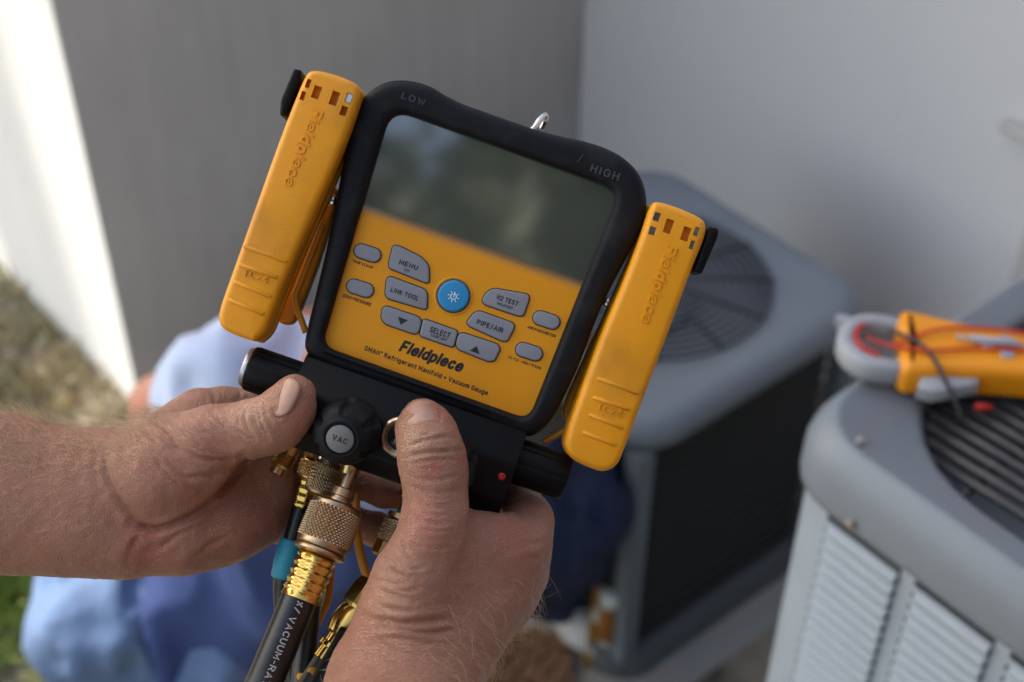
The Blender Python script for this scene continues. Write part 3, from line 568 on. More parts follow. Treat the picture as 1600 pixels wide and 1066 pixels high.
for s in (1, -1):
    q = np.cross(_face, [0, 0, 1]) * s; fb.cap(hed + q * .085 - [0, 0, .02], hed + q * .09 + [0, 0, .02], .014, .018, .006)
for a, b, c in ((shl, ell, hal), (shr, elr, har)): fb.chain([(che + [0, 0, .08], .065), (a, .052), (b, .042), (c, .032), (c + _face * .09, .026)], .03)
for a, b, c, d in ((hpl, knl, fol, fwl), (hpr, knr, for_, fwr)): fb.chain([(pel, .085), (a, .075), (b, .045), (c, .038), (d, .032)], .03)
V, Q = fb.mesh(); skin_bg = mat('skin_sunned', (.52, .21, .145), .5, var=.15, vs=14, sss=.1)
TH.part('body', (soft(V, Q, .001, 20, 1), Q), skin_bg)
fs = Field(lo_, hi_, .012)
fs.chain([(pel + [0, 0, .03], .145), (che, .155), (che * .4 + nek * .6, .115)], .05)
for a, b in ((shl, ell), (shr, elr)): fs.chain([(che + [0, 0, .08], .12), (a, .085), (a * .72 + b * .28, .078)], .03)
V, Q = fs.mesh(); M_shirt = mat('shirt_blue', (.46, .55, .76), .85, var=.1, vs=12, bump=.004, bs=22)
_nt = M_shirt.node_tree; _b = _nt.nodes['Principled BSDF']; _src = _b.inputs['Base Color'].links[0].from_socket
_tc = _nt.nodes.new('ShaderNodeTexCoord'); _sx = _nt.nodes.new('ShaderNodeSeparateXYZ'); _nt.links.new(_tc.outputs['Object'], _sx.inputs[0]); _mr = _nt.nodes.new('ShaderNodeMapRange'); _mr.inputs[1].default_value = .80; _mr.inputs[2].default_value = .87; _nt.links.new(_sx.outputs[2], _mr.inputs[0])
_mx = _nt.nodes.new('ShaderNodeMix'); _mx.data_type = 'RGBA'; _mx.inputs[6].default_value = (.035, .065, .2, 1); _nt.links.new(_mr.outputs[0], _mx.inputs[0]); _nt.links.new(_src, _mx.inputs[7]); _nt.links.new(_mx.outputs[2], _b.inputs['Base Color'])   # sunlit shoulders painted pale, shaded lower shirt painted dark blue, split by height
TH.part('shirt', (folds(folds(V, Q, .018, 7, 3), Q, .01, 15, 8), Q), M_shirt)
fj = Field(lo_, hi_, .012)
for a, b, c in ((hpl, knl, fol), (hpr, knr, for_)): fj.chain([(pel, .14), (a, .125), (b, .088), (c + [0, 0, .05], .068)], .03)
V, Q = fj.mesh()
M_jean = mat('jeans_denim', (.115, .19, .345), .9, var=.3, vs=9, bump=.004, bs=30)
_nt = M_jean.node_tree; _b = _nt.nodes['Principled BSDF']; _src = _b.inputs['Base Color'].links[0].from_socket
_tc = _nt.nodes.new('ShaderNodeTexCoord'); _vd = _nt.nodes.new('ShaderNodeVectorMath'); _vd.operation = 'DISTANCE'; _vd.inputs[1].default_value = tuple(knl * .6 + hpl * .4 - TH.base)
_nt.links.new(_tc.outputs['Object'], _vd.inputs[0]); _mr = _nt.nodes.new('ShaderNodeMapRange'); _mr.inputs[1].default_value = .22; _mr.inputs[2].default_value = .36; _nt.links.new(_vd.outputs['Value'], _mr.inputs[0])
_mx = _nt.nodes.new('ShaderNodeMix'); _mx.data_type = 'RGBA'; _mx.inputs[7].default_value = (.008, .016, .05, 1); _nt.links.new(_mr.outputs[0], _mx.inputs[0]); _nt.links.new(_src, _mx.inputs[6]); _nt.links.new(_mx.outputs[2], _b.inputs['Base Color'])   # sunlit left thigh stays pale, deep shade elsewhere painted as dark navy
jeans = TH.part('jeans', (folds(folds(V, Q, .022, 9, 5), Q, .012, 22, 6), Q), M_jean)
for c, d in ((fol, fwl), (for_, fwr)):
    f_ = Field(np.minimum(c, d) - .12, np.maximum(c, d) + .12, .008); u = (d - c); u[2] = 0; u /= np.linalg.norm(u) + 1e-9
    f_.chain([(c + [0, 0, .0], .046), (c + u * .09 - [0, 0, .02], .044), (c + u * .16 - [0, 0, .028], .036)], .02); V, Q = f_.mesh(); V[:, 2] = np.maximum(V[:, 2], .004)
    TH.part('shoe', (V, Q), mat('shoe_pale', (.5, .5, .52), .7, var=.2, vs=20))
fh = Field(hed - .14, hed + .16, .008); fh.cap(hed + [0, 0, .03] - _face * .012, hed + [0, 0, .05] - _face * .02, .088, .088, .01); V, Q = fh.mesh()
TH.part('hair', (soft(V, Q, .004, 60, 4), Q), mat('hair_brown', (.06, .035, .02), .6, var=.4, vs=40))
# small tools on the ground beside the rear unit
_p = W(922, 1040, 0); lv = Thing('level', 'yellow spirit level leaning beside the corner post of the mesh-sided unit', 'level', _p)
_q = _p + np.array([.015, .03, .2]); _d = (_q - _p) / np.linalg.norm(_q - _p); _x = np.cross(_d, [0, 1, 0]); _x /= np.linalg.norm(_x)
_ly = mat('level_yellow', (.30, .15, .012), .5, var=.1); lv.part('beam', box((_p + _q) / 2 + [0, 0, .004], 0.026, .018, .2, (_x, np.cross(_d, _x), _d)), _ly, smooth=False)
lv.part('vial', box((_p + _q) / 2 + [0, 0, .04], .015, .021, .035, (_x, np.cross(_d, _x), _d)), mat('vial_pale', (.6, .65, .6), .2), smooth=False)
lv.part('end_cap', box(_q + _d * .004, .03, .022, .012, (_x, np.cross(_d, _x), _d)), mat('cap_red', (.5, .06, .02), .5), smooth=False)
_p = W(944, 1050, 0); bt = Thing('screwdriver', 'orange handled screwdriver with pale collar standing beside the yellow level', 'screwdriver', _p)
bt.part('handle', lathe(_p + [0, 0, .1], _p + [0, 0, 1], [(0, .008), (.005, .016), (.05, .018), (.1, .015), (.12, .006)], 16), mat('handle_orange', (.26, .09, .015), .4))
bt.part('collar', lathe(_p + [0, 0, .2], _p + [0, 0, 1], [(0, .017), (.01, .02), (.03, .02), (.035, .012)], 16), MATS['vial_pale'])
bt.part('shaft', lathe(_p, _p + [0, 0, 1], [(0, .001), (.003, .004), (.11, .004)], 10), M_screw)
single('mulch', merge(*[box((W(860, 1045, 0) + [.02 * (i % 7) - .1, .02 * (i // 7) - .06, .012 + .004 * (i % 3)]), .05, .02, .008, (np.array([math.cos(i), math.sin(i), 0]), np.array([-math.sin(i), math.cos(i), 0]), _ez)) for i in range(49)]), mat('mulch_brown', (.16, .085, .05), .9, var=.4, vs=20), 'brown bark mulch on the ground below the right wrist', 'mulch', kind='stuff', smooth=False)

# ------------------------------------------------------------ the digital manifold gauge
M_rub = mat('rubber_black', (.005, .0058, .008), .55, spec=.2, var=.25, vs=90, bump=.00006, bs=2500, dirt=.06, ds=90, dcol=(.15, .14, .13))
M_blk = mat('plastic_black', (.0035, .0036, .0042), .48, spec=.16, var=.25, vs=70, bump=.00004, bs=2500)
M_yel = mat('clip_yellow', (.80, .315, .008), .42, var=.06, vs=40, bump=.00004, bs=2200, dirt=.3, ds=32, dcol=(.16, .075, .02))
M_key = mat('key_grey', (.2, .215, .245), .6, var=.06, vs=80, bump=.00003, bs=3000)
M_ink = mat('ink_black', (.008, .008, .009), .6); M_blue = mat('key_blue', (.004, .23, .47), .4, var=.05)
M_wht = mat('ink_white', (.75, .76, .76), .6); M_chr = mat('chrome', (.75, .74, .72), .18, metal=1, var=.06)
M_brs = mat('brass', (.62, .40, .16), .3, metal=1, var=.2, vs=160, bump=.00005, bs=900); M_brz = mat('bronze_knurl', (.47, .33, .2), .36, metal=1, var=.25, vs=180)
M_gld = mat('gold_crimp', (.68, .45, .13), .22, metal=1, var=.12, vs=120)
OB = P(640, 620, -20)
ga = Thing('digital_manifold_gauge', 'black and yellow digital manifold gauge held up in both hands', 'gauge', OB, MC)
def resample(o, c, n=240):
    o = np.vstack([o, o[:1]]); th = np.linspace(0, 2 * math.pi, n, endpoint=False); out = []
    d = o - c; a = np.unwrap(np.arctan2(d[:, 1], d[:, 0]))
    if a[-1] < a[0]: d, a = d[::-1], a[::-1]
    a0 = a[0]; q = (th - a0) % (2 * math.pi) + a0
    x = np.interp(q, a, o[:, 0] if np.unwrap(np.arctan2((o - c)[:, 1], (o - c)[:, 0]))[-1] > a0 - 1e-9 and len(o) and np.allclose(d[0] + c, o[0]) and np.allclose(d[1] + c, o[1]) else o[::-1, 0])
    y = np.interp(q, a, o[:, 1] if np.allclose(d[1] + c, o[1]) else o[::-1, 1])
    return np.column_stack([x, y])
CC = P(742, 405)[:2]
outer = catmull(opx([(548, 190), (558, 163), (578, 138), (606, 124), (640, 123), (672, 132), (697, 147), (724, 160), (752, 170), (800, 187), (845, 202), (880, 211), (905, 216), (945, 228), (978, 246), (1002, 273), (1012, 308), (1008, 345),
                       (986, 392), (955, 450), (929, 508), (905, 573), (876, 633), (860, 660), (838, 680), (815, 682), (760, 662), (650, 622), (560, 590), (497, 566), (478, 552), (474, 530), (490, 462), (509, 380), (524, 305), (536, 240)]), 5, True)
inner = round_poly(opx([(610, 168), (968, 297), (826, 656), (502, 540)]), [.0095, .0085, .006, .006], 8)
outR, inR = resample(outer, CC), resample(inner, CC)
def lz(t, z, q=0): return np.column_stack([inset(outR * (1 - t) + inR * t, q), np.full(len(outR), z * MM)])
sec = [(0, -34, .004), (0, -34, .002), (0, -31.5, 0), (0, -6, 0), (0, -4, .0003), (0, -2, .0012), (0, -.8, .0024), (0, -.2, .0038), (0, 0, .0055), (.72, .1, 0), (.82, -.2, 0), (.9, -1.0, 0), (.95, -1.9, 0), (1, -3.2, 0), (1.0, -5.6, -.0002)]
_rg = [lz(t, z, q) for t, z, q in sec]
housing = ga.part('housing', rings_geo(_rg, True, False), M_rub)
# faceplate (yellow) and display window share one sheet, the print fades from one into the other
def face_material():
    m = bpy.data.materials.new('face_sheet'); m.use_nodes = True; nt = m.node_tree; N = nt.nodes; L = nt.links; b = N['Principled BSDF']
    tc = N.new('ShaderNodeTexCoord'); sp = N.new('ShaderNodeSeparateXYZ'); L.new(tc.outputs['Object'], sp.inputs[0])
    # line through the lower edge of the window
    a, bb = P(562, 325, -5)[:2] - OB[:2], P(907, 447, -5)[:2] - OB[:2]; d = bb - a; n = np.array([-d[1], d[0]]) / np.linalg.norm(d); c0 = n @ a
    m1 = N.new('ShaderNodeMath'); m1.operation = 'MULTIPLY'; m1.inputs[1].default_value = n[0]; L.new(sp.outputs[0], m1.inputs[0])
    m2 = N.new('ShaderNodeMath'); m2.operation = 'MULTIPLY_ADD'; m2.inputs[1].default_value = n[1]; L.new(sp.outputs[1], m2.inputs[0]); L.new(m1.outputs[0], m2.inputs[2])
    mr = N.new('ShaderNodeMapRange'); mr.interpolation_type = 'SMOOTHSTEP'; mr.inputs[1].default_value = c0 - .0035; mr.inputs[2].default_value = c0 + .0035; L.new(m2.outputs[0], mr.inputs[0])
    no = N.new('ShaderNodeTexNoise'); no.inputs['Scale'].default_value = 45; no.inputs['Detail'].default_value = 6; L.new(tc.outputs['Object'], no.inputs[0])
    ye = N.new('ShaderNodeMix'); ye.data_type = 'RGBA'; L.new(no.outputs[0], ye.inputs[0]); ye.inputs[6].default_value = (.64, .25, .005, 1); ye.inputs[7].default_value = (.74, .29, .007, 1)
    mx = N.new('ShaderNodeMix'); mx.data_type = 'RGBA'; L.new(mr.outputs[0], mx.inputs[0]); L.new(ye.outputs[2], mx.inputs[6]); mx.inputs[7].default_value = (.07, .08, .066, 1)
    L.new(mx.outputs[2], b.inputs['Base Color'])
    ro = N.new('ShaderNodeMapRange'); ro.inputs[3].default_value = .45; ro.inputs[4].default_value = .06; L.new(mr.outputs[0], ro.inputs[0]); L.new(ro.outputs[0], b.inputs['Roughness'])
    sp2 = N.new('ShaderNodeMapRange'); sp2.inputs[3].default_value = .5; sp2.inputs[4].default_value = 1.0; L.new(mr.outputs[0], sp2.inputs[0]); L.new(sp2.outputs[0], b.inputs['Specular IOR Level'])
    io = N.new('ShaderNodeMapRange'); io.inputs[3].default_value = 1.45; io.inputs[4].default_value = 2.0; L.new(mr.outputs[0], io.inputs[0]); L.new(io.outputs[0], b.inputs['IOR'])
    return m
M_face = face_material(); FZ = -5.0
_s0, _s1 = P(540, 317, FZ)[:2], P(930, 455, FZ)[:2]
fpl = inset(inner, -.0006); _n = np.array([-(_s1 - _s0)[1], (_s1 - _s0)[0]])
up_ = [p for p in fpl if (p - _s0) @ _n >= 0]; dn_ = [p for p in fpl if (p - _s0) @ _n < 0]
def cut_poly(poly, keep_up):
    out = []; m = len(poly)
    for i in range(m):
        a, b = poly[i], poly[(i + 1) % m]; fa, fb = (a - _s0) @ _n, (b - _s0) @ _n
        if not keep_up: fa, fb = -fa, -fb
        if fa >= 0: out.append(a)
        if fa * fb < 0: out.append(a + (b - a) * fa / (fa - fb))
    return np.array(out)
display = ga.part('display', prism(cut_poly(fpl, True), (FZ - 1.5) * MM, FZ * MM), M_face, smooth=False, label='glossy blank grey-green display')
plate = ga.part('faceplate', prism(cut_poly(fpl, False), (FZ - 1.5) * MM, FZ * MM), M_face, smooth=False, label='yellow faceplate with grey keys and black lettering')
kz0, kz1 = (FZ + .02) * MM, (FZ + 1.3) * MM
def key(name, pts, r, material, label=None):
    o = round_poly(opx(pts, FZ + 1), r, 6)
    ga.part('key_surround', prism(inset(o, -.00042), kz0, kz0 + .00012, 0), M_ink, plate, smooth=False)
    return ga.part(name, prism(o, kz0 + .00005, kz1, .0007, 4), material, plate, label=label, sharp=50)
def C4(x, y): return 500 + x / 3.5525, 340 + y / 3.5525
def oval(px, py, L=21.5, hgt=11.0):
    u = np.array([math.cos(.31), math.sin(.31)]); v = np.array([-u[1], u[0]]); c = np.array([px, py]); q = []
    for s, a0 in ((1, -90), (-1, 90)):
        for t in np.linspace(a0, a0 + 180, 9): q.append(c + u * (s * (L - hgt) + hgt * math.cos(math.radians(t))) + v * hgt * math.sin(math.radians(t)))
    return q
for px, py in ((574, 395.5), (562.5, 450.6), (853.8, 500.2), (826.8, 549.7)): key('oval_key', oval(px, py), .0002, M_key)
K = lambda pts: [C4(*p) for p in pts]
key('menu_key', K([(405, 153), (440, 158), (560, 218), (605, 265), (606, 362), (585, 362), (384, 282), (380, 255)]), .0022, M_key)
key('link_tool_key', K([(372, 320), (597, 404), (594, 508), (572, 508), (358, 445)]), .0028, M_key)
key('pipe_air_key', K([(868, 512), (1090, 592), (1040, 688), (1010, 686), (828, 604), (812, 582)]), .0028, M_key)
key('test_key', K([(965, 393), (1170, 428), (1130, 548), (1095, 545), (915, 484), (897, 462), (925, 412)]), .0028, M_key)
key('arrow_key', K([(348, 484), (568, 558), (545, 655), (362, 592), (338, 560)]), .003, M_key, 'grey down arrow key')
key('select_key', K([(574, 561), (766, 630), (742, 723), (551, 657)]), .0016, M_key)
key('arrow_key', K([(772, 632), (985, 703), (1002, 730), (968, 797), (935, 800), (748, 725)]), .003, M_key, 'grey up arrow key')
cb = P(708.6, 462.7, FZ + 1)[:2]; th_ = np.linspace(0, 2 * math.pi, 48, endpoint=False); circ2 = lambda r: np.column_stack([cb[0] + r * np.cos(th_), cb[1] + r * np.sin(th_)])
ga.part('key_surround', prism(circ2(26.6 * PX), kz0, kz0 + .00012), M_ink, plate, smooth=False)
ga.part('bezel_ring', rings_geo([np.column_stack([circ2(r * PX), np.full(48, (FZ + z) * MM)]) for r, z in ((31, .0), (30, .35), (28.5, .4), (27.2, .05))], False, False), M_face, plate)
bk = ga.part('power_key', prism(circ2(25.2 * PX), kz0 + .00005, (FZ + 1.9) * MM, .0012, 5), M_blue, plate, label='round blue power key', sharp=60)
def letters(s, px, py, wpx, hpx, z, m=M_ink, parent=None, shear=0, bold=.0, ang=ANG, ext=.0001, name='lettering', sp=1.0):
    return ga.part(name, place_text(text_geo(s, wpx * PX, hpx * PX, ext, shear, bold, sp), px, py, z, ang), m, parent or plate, smooth=False)
kt = FZ + 1.34
letters('MENU', 638.5, 414, 31, 9.5, kt, bold=.026); letters('ESC', 636, 422.5, 9, 4.2, kt, bold=.026)
letters('LINK TOOL', 632.6, 459.6, 46, 9.5, kt, bold=.026); letters('SELECT', 687.5, 519.5, 33, 9.5, kt, bold=.028); letters('TARE OFF', 685.5, 527.3, 27, 4.6, kt, bold=.026)
letters('N2 TEST', 793, 469.5, 35, 9.5, kt, bold=.028); letters('HOLD EXIT', 789, 478, 26, 4.6, kt, bold=.026); letters('PIPE/AIR', 766, 509.7, 44, 9.8, kt, bold=.026)
ft = FZ + .06
letters('TRGE CLEAR', 566.5, 412.5, 34, 4.8, ft, bold=.028); letters('ZERO PRESSURE', 557.3, 468.8, 48, 5.2, ft, bold=.028); letters('AIR PARAMETER', 846.6, 518, 47, 5.2, ft, bold=.028); letters('T1-T2 - FRI / P300', 819.5, 566.8, 55, 5.2, ft, bold=.026)
letters('Fieldpiece', 674, 558.5, 106, 24, ft, shear=.25, sp=.78, bold=.044, name='brand_lettering')
letters('SMAN\u00ae Refrigerant Manifold + Vacuum Gauge', 666, 579.5, 207, 11, ft, bold=.022, ang=math.radians(-20.2))
def tri(px, py, s, up):
    c = P(px, py, kt); u = np.array([math.cos(ANG), math.sin(ANG), 0]) * s * PX; v = np.array([-math.sin(ANG), math.cos(ANG), 0]) * s * PX * (1 if up else -1)
    q = [c - u - v * .55, c + u - v * .55, c + v * .75]; q = q if up else q[::-1]; return np.array(q + [a + [0, 0, .00008] for a in q]), [(3, 4, 5), (0, 1, 4, 3), (1, 2, 5, 4), (2, 0, 3, 5)]
ga.part('arrow_mark', tri(628, 502, 8.2, False), M_ink, plate, smooth=False); ga.part('arrow_mark', tri(743, 546.5, 8.2, True), M_ink, plate, smooth=False)
_c = P(708.6, 463.5, FZ + 1.96); pw = []
def flat_arc(r, w, a0, a1, n=14):
    t = np.radians(np.linspace(a0, a1, n)); V = []
    for q in t: V += [_c + np.array([math.cos(q), math.sin(q), 0]) * (r - w) * PX, _c + np.array([math.cos(q), math.sin(q), 0]) * (r + w) * PX]
    return np.array(V), [(2 * i, 2 * i + 1, 2 * i + 3, 2 * i + 2) for i in range(n - 1)]
def flat_bar(r0, r1, a, w):
    d = np.array([math.cos(math.radians(a)), math.sin(math.radians(a)), 0]) * PX; n = np.array([-d[1], d[0], 0]); return np.array([_c + d * r0 - n * w, _c + d * r1 - n * w, _c + d * r1 + n * w, _c + d * r0 + n * w]), [(0, 1, 2, 3)]
ga.part('power_symbol', merge(flat_arc(4.6, .7, 95, 410), flat_bar(-.5, 7.5, 68, .7), *[flat_bar(6.4, 9.3, 68 + 45 * k, .55) for k in range(1, 8)]), M_wht, plate, smooth=False)
letters('LOW', 646.5, 155.5, 39, 12, .12, mat('rubber_mark', (.035, .038, .045), .6), housing, sp=1.25, bold=.02, ext=.0007); letters('HIGH', 945.5, 269.5, 47, 13, .12, MATS['rubber_mark'], housing, sp=1.25, bold=.02, ext=.0007)
letters('/', 907, 247, 6, 16, .12, MATS['rubber_mark'], housing, ext=.0002)
# back shell and hanging hook
ga.part('back_shell', prism(inset(outR, .004), -52 * MM, -33.9 * MM, .0, 4, .006), M_blk, sharp=50)
ga.part('hook', tube(catmull([P(800, 250, -40), P(822, 214, -42), P(836, 198, -44), P(844, 186, -46), P(851, 180, -50), P(853, 187, -56), P(846, 202, -58)], 6), .0014, 12), M_chr)
# manifold block under the face
UX = np.array([math.cos(ANG), math.sin(ANG), 0]); UY = np.array([-math.sin(ANG), math.cos(ANG), 0]); UZ = np.array([0, 0, 1.0])
def uv(px, py, z): q = P(px, py, z); return q @ UX, q @ UY
uL = uv(462, 590, 8)[0]; uR = uv(806, 730, 8)[0]; vT = uv(650, 622, 0)[1]; vB = uv(620, 758, 8)[1]
sec = [(vT + .004, -4), (vT + .0015, -.4), (vT - .0015, .8), (vT - .0115, 7.2), (vT - .0128, 7.8), (vT - .0145, 8), (vB + .009, 8), (vB + .0075, 7.6), (vB + .001, 2.5), (vB, 1), (vB, -40), (vB + .002, -43), (vT, -43), (vT + .004, -41)]
def ublock(u0, u1, sc, bev=.0008):
    c = np.array(sc, float); m = c.mean(0); rings = []
    for u, k in ((u0, bev), (u0 + bev, 0), (u1 - bev, 0), (u1, bev)):
        q = np.column_stack([c[:, 0], c[:, 1] * MM]); cen = q.mean(0); dd = q - cen; q = cen + dd * (1 - k / np.abs(dd).max()); rings.append(np.array([UX * u + UY * a + UZ * b for a, b in q]))
    return rings_geo(rings)
block = ga.part('manifold_block', ublock(uL, uR, sec), M_blk, sharp=28)
def ucyl(name, u0, u1, vv, z, r, m, n=48, mod=None, prof=None, parent=None, sharp=35):
    o = UX * u0 + UY * vv + UZ * z * MM; e = UX * u1 + UY * vv + UZ * z * MM; Ln = abs(u1 - u0)
    return ga.part(name, lathe(o, e, prof or [(0, r * .93), (.0008, r), (Ln - .0018, r), (Ln - .0006, r * .97), (Ln, r * .9)], n, mod), m, parent, sharp=sharp)
vK = uv(398, 578, -8)[1]; rK = 36.5 * PX
fl = lambda th, s, r: r * (1 - .035 * np.clip(np.cos(th * 8) * 4 - 2.6, 0, 1))
uKL = uv(388, 575, -8)[0]; kn = ucyl('side_knob', uL + .0006, uKL, vK, -10, rK, M_blk, 128, fl)
ucyl('knob_cap', uKL + .0002, uKL - .0022, vK, -10, rK * .9, mat('cap_steel', (.32, .34, .37), .35, metal=.8), 48, None, [(0, rK * .9), (.0012, rK * .88), (.0022, rK * .8), (.0023, rK * .3)], kn)
vK2 = uv(840, 732, -8)[1]; uKR = uv(886, 748, -8)[0]; ucyl('side_knob', uR - .0006, uKR, vK2, -10, rK, M_blk, 128, fl)
ga.part('status_dot', lathe(P(784, 744.7, 7.9), P(784, 744.7, 9), [(0, 5.9 * PX), (.00025, 5.7 * PX), (.0003, 4 * PX)], 24), mat('dot_red', (.42, .006, .006), .4), block)
# valve knobs and sight glass
def valve(px, py, qx, qy, label, txt):
    c0, c1 = P(px, py, 8), P(qx, qy, 27); R = 50 * PX
    lob = lambda th, s, r: r * (1 - .14 * np.clip(np.cos(th * 6 + .9) * 3.0 - 1.6, 0, 1) * (1 if .002 < s < .0175 else 0))
    Ln = np.linalg.norm(c1 - c0)
    k = ga.part('valve_knob', lathe(c0, c1, [(-.002, R * .95), (.002, R), (.004, R), (.012, R * .97), (.0155, R * .9), (.0172, R * .8), (.0182, R * .72), (.0186, R * .62), (Ln, R * .56), (Ln, R * .5), (Ln - .0006, R * .47)], 120, lob, True), M_rub, sharp=40, label=label)
    d = (c1 - c0) / Ln; ga.part('knob_badge', lathe(c1 - d * .0007, c1 + d, [(0, 21 * PX), (.0011, 21 * PX), (.0013, 20 * PX)], 40), mat('badge_grey', (.15, .15, .155), .5), k, sharp=40)
    if txt:
        g = text_geo(txt, 24 * PX, 10.5 * PX, .0001, 0, .012); q = place_text(g, 0, 0, 0, math.radians(-20)); v = q[0] - P(0, 0, 0)
        z = np.cross(UX, UY); rot = np.array(Vector((0, 0, 1)).rotation_difference(Vector(d)).to_matrix()); ga.part('lettering', ((rot @ v.T).T + c1 + d * .00072, q[1]), M_ink, k, smooth=False)
    return k
valve(547, 668, 531.5, 686, 'black valve knob with a grey VAC badge', 'VAC'); valve(699, 724, 688, 742, 'black valve knob behind the right thumb', None)
sg = ga.part('sight_glass', lathe(P(627, 683, 7.4), P(624, 685, 14), [(0, 33 * PX), (.002, 33 * PX), (.0032, 31 * PX), (.0036, 28 * PX), (.0032, 25 * PX), (.002, 20 * PX)], 48, None, False), mat('sight_ring', (.55, .48, .4), .25, metal=1), sharp=50)
ga.part('glass', lathe(P(627, 683, 8.2), P(624, 685, 14), [(0, 22 * PX), (.0005, 22 * PX), (.0022, 15 * PX), (.0028, 6 * PX)], 32), mat('sight_dark', (.015, .015, .015), .12, coat=.5), sg)
# ------------------------------------------------------------ fittings under the block
def kn_mod(a, nk, c): return lambda th, s, r: r + (a * (np.abs(np.sin(nk * (th + c * s))) * np.abs(np.sin(nk * (th - c * s))) - .35) if kn_lo < s < kn_hi else 0)
kn_lo = kn_hi = 0
def coupling(p0, p1, prof, k0, k1, thing, name, m, nk=22, n=300, a=.0012, parent=None, label=None):
    global kn_lo, kn_hi
    kn_lo, kn_hi = k0, k1; Ln = prof[-1][0]
    return thing.part(name, lathe(p0, p1, prof, n, kn_mod(a, nk, .9 / prof[len(prof) // 2][1])), m, parent, sharp=60, label=label)
def knprof(r, s0, s1, ch=.0012, nn=56): return [(s0, r * .9), (s0 + ch * .3, r - ch * .3), (s0 + ch, r)] + [(s, r) for s in np.linspace(s0 + ch + .0002, s1 - ch - .0002, nn)] + [(s1 - ch, r), (s1 - ch * .3, r - ch * .3), (s1, r * .9)]
# service port nipple on the left underside
ga.part('service_port', lathe(P(459, 690, -8), P(431, 742, -6), [(0, .0047), (.006, .0047)] + [q for k in range(6) for q in ((.0062 + k * .0011, .0052), (.0068 + k * .0011, .0046))] + [(.013, .0036), (.0158, .0036), (.0162, .0031), (.0163, .002), (.0148, .0017)], 28, None, True), mat('port_brass', (.5, .33, .15), .28, metal=1, var=.3, vs=250), block, sharp=50)
for px, py, z in ((750, 800, -8), (548, 728, -2), (505, 716, -24), (485, 710, -26), (640, 765, -22)):
    ga.part('port', lathe(P(px + 6, py - 22, z), P(px - 2, py + 12, z), [(0, .0042), (.0095, .0042), (.0102, .0036)], 24), M_brs, block, sharp=40)
# vacuum hose: stem, ring, knurled coupling, crimped ferrule, printed hose
A0, A1 = P(556, 722, -2), P(481, 907, 12); AD = (A1 - A0) / np.linalg.norm(A1 - A0)
vh = Thing('vacuum_hose', 'thick black vacuum hose with white lettering and bronze knurled coupling', 'hose', P(400, 1090, 40), MC)
T = lambda px: px * PX
vh.part('stem', lathe(A0, A1, [(.002, T(11)), (.0125, T(11)), (.0128, T(13)), (.0132, T(19)), (.0165, T(20)), (.0168, T(17)), (.0178, T(17)), (.018, T(20.5)), (.0195, T(20.5)), (.0196, T(15))], 40), M_brz, sharp=40)
coupling(A0, A1, knprof(T(41), .0196, .0405), .0225, .0375, vh, 'knurled_coupling', M_brz, 20)
vh.part('nut_ring', lathe(A0, A1, [(.0406, T(33)), (.0407, T(40)), (.0412, T(41.5)), (.0425, T(41)), (.043, T(37)), (.0435, T(32))], 48), M_brz, sharp=50)
crimp = lambda th, s, r: r * (1 + (.045 * np.sin(th * 7 + .4) * (1 if .045 < s < .061 else 0)) + .05 * math.sin((s - .0437) * 2 * math.pi / .0038) * (1 if .0445 < s < .0605 else 0))
vh.part('ferrule', lathe(A0, A1, [(.0436, T(27))] + [(s, T(30)) for s in np.linspace(.0445, .061, 34)] + [(.0625, T(30.5)), (.0635, T(32)), (.0637, T(28))], 84, crimp), M_gld, sharp=70)
hp = catmull([A0 + AD * .060, P(468, 935, 14), P(441, 1000, 18), P(408, 1078, 23), P(340, 1240, 33), P(230, 1480, 50)], 10)
M_hose = mat('hose_black', (.007, .0072, .0085), .34, var=.25, vs=90, bump=.00005, bs=900, dirt=.15, ds=120, dcol=(.1, .1, .1))
vh.part('hose', tube(hp, T(28) , 36), M_hose)
# lettering wrapped on the hose
cs = np.concatenate([[0], np.cumsum(np.linalg.norm(np.diff(hp, axis=0), axis=1))])
def at_s(s): p = np.array([np.interp(s, cs, hp[:, k]) for k in range(3)]); q = np.array([np.interp(s + .002, cs, hp[:, k]) for k in range(3)]); t = (q - p) / np.linalg.norm(q - p); return p, t
def wrap_text(V, s0, off, R, flip=1):
    out = []
    for x, y, z in V:
        p, t = at_s(s0 + x); b = np.cross(t, [0, 0, 1.0]); b /= np.linalg.norm(b); nrm = np.cross(b, t); nrm *= np.sign(nrm[2]); a = (y + off) / R
        out.append(p + (R + .00012 + z) * (nrm * math.cos(a) - flip * b * math.sin(a)))
    return np.array(out)
g = text_geo('VACUUM-RATED PRO', .047, .0034, .0001, 0, .008, 1.1); vh.part('lettering', (wrap_text(g[0], .0345, .0012, T(28), 1), g[1]), mat('print_grey', (.42, .42, .43), .6), smooth=False)
g = text_geo('%/', .005, .003, .0001, 0, .006); vh.part('lettering', (wrap_text(g[0], .0065, .0016, T(28), 1), g[1]), MATS['print_grey'], smooth=False)
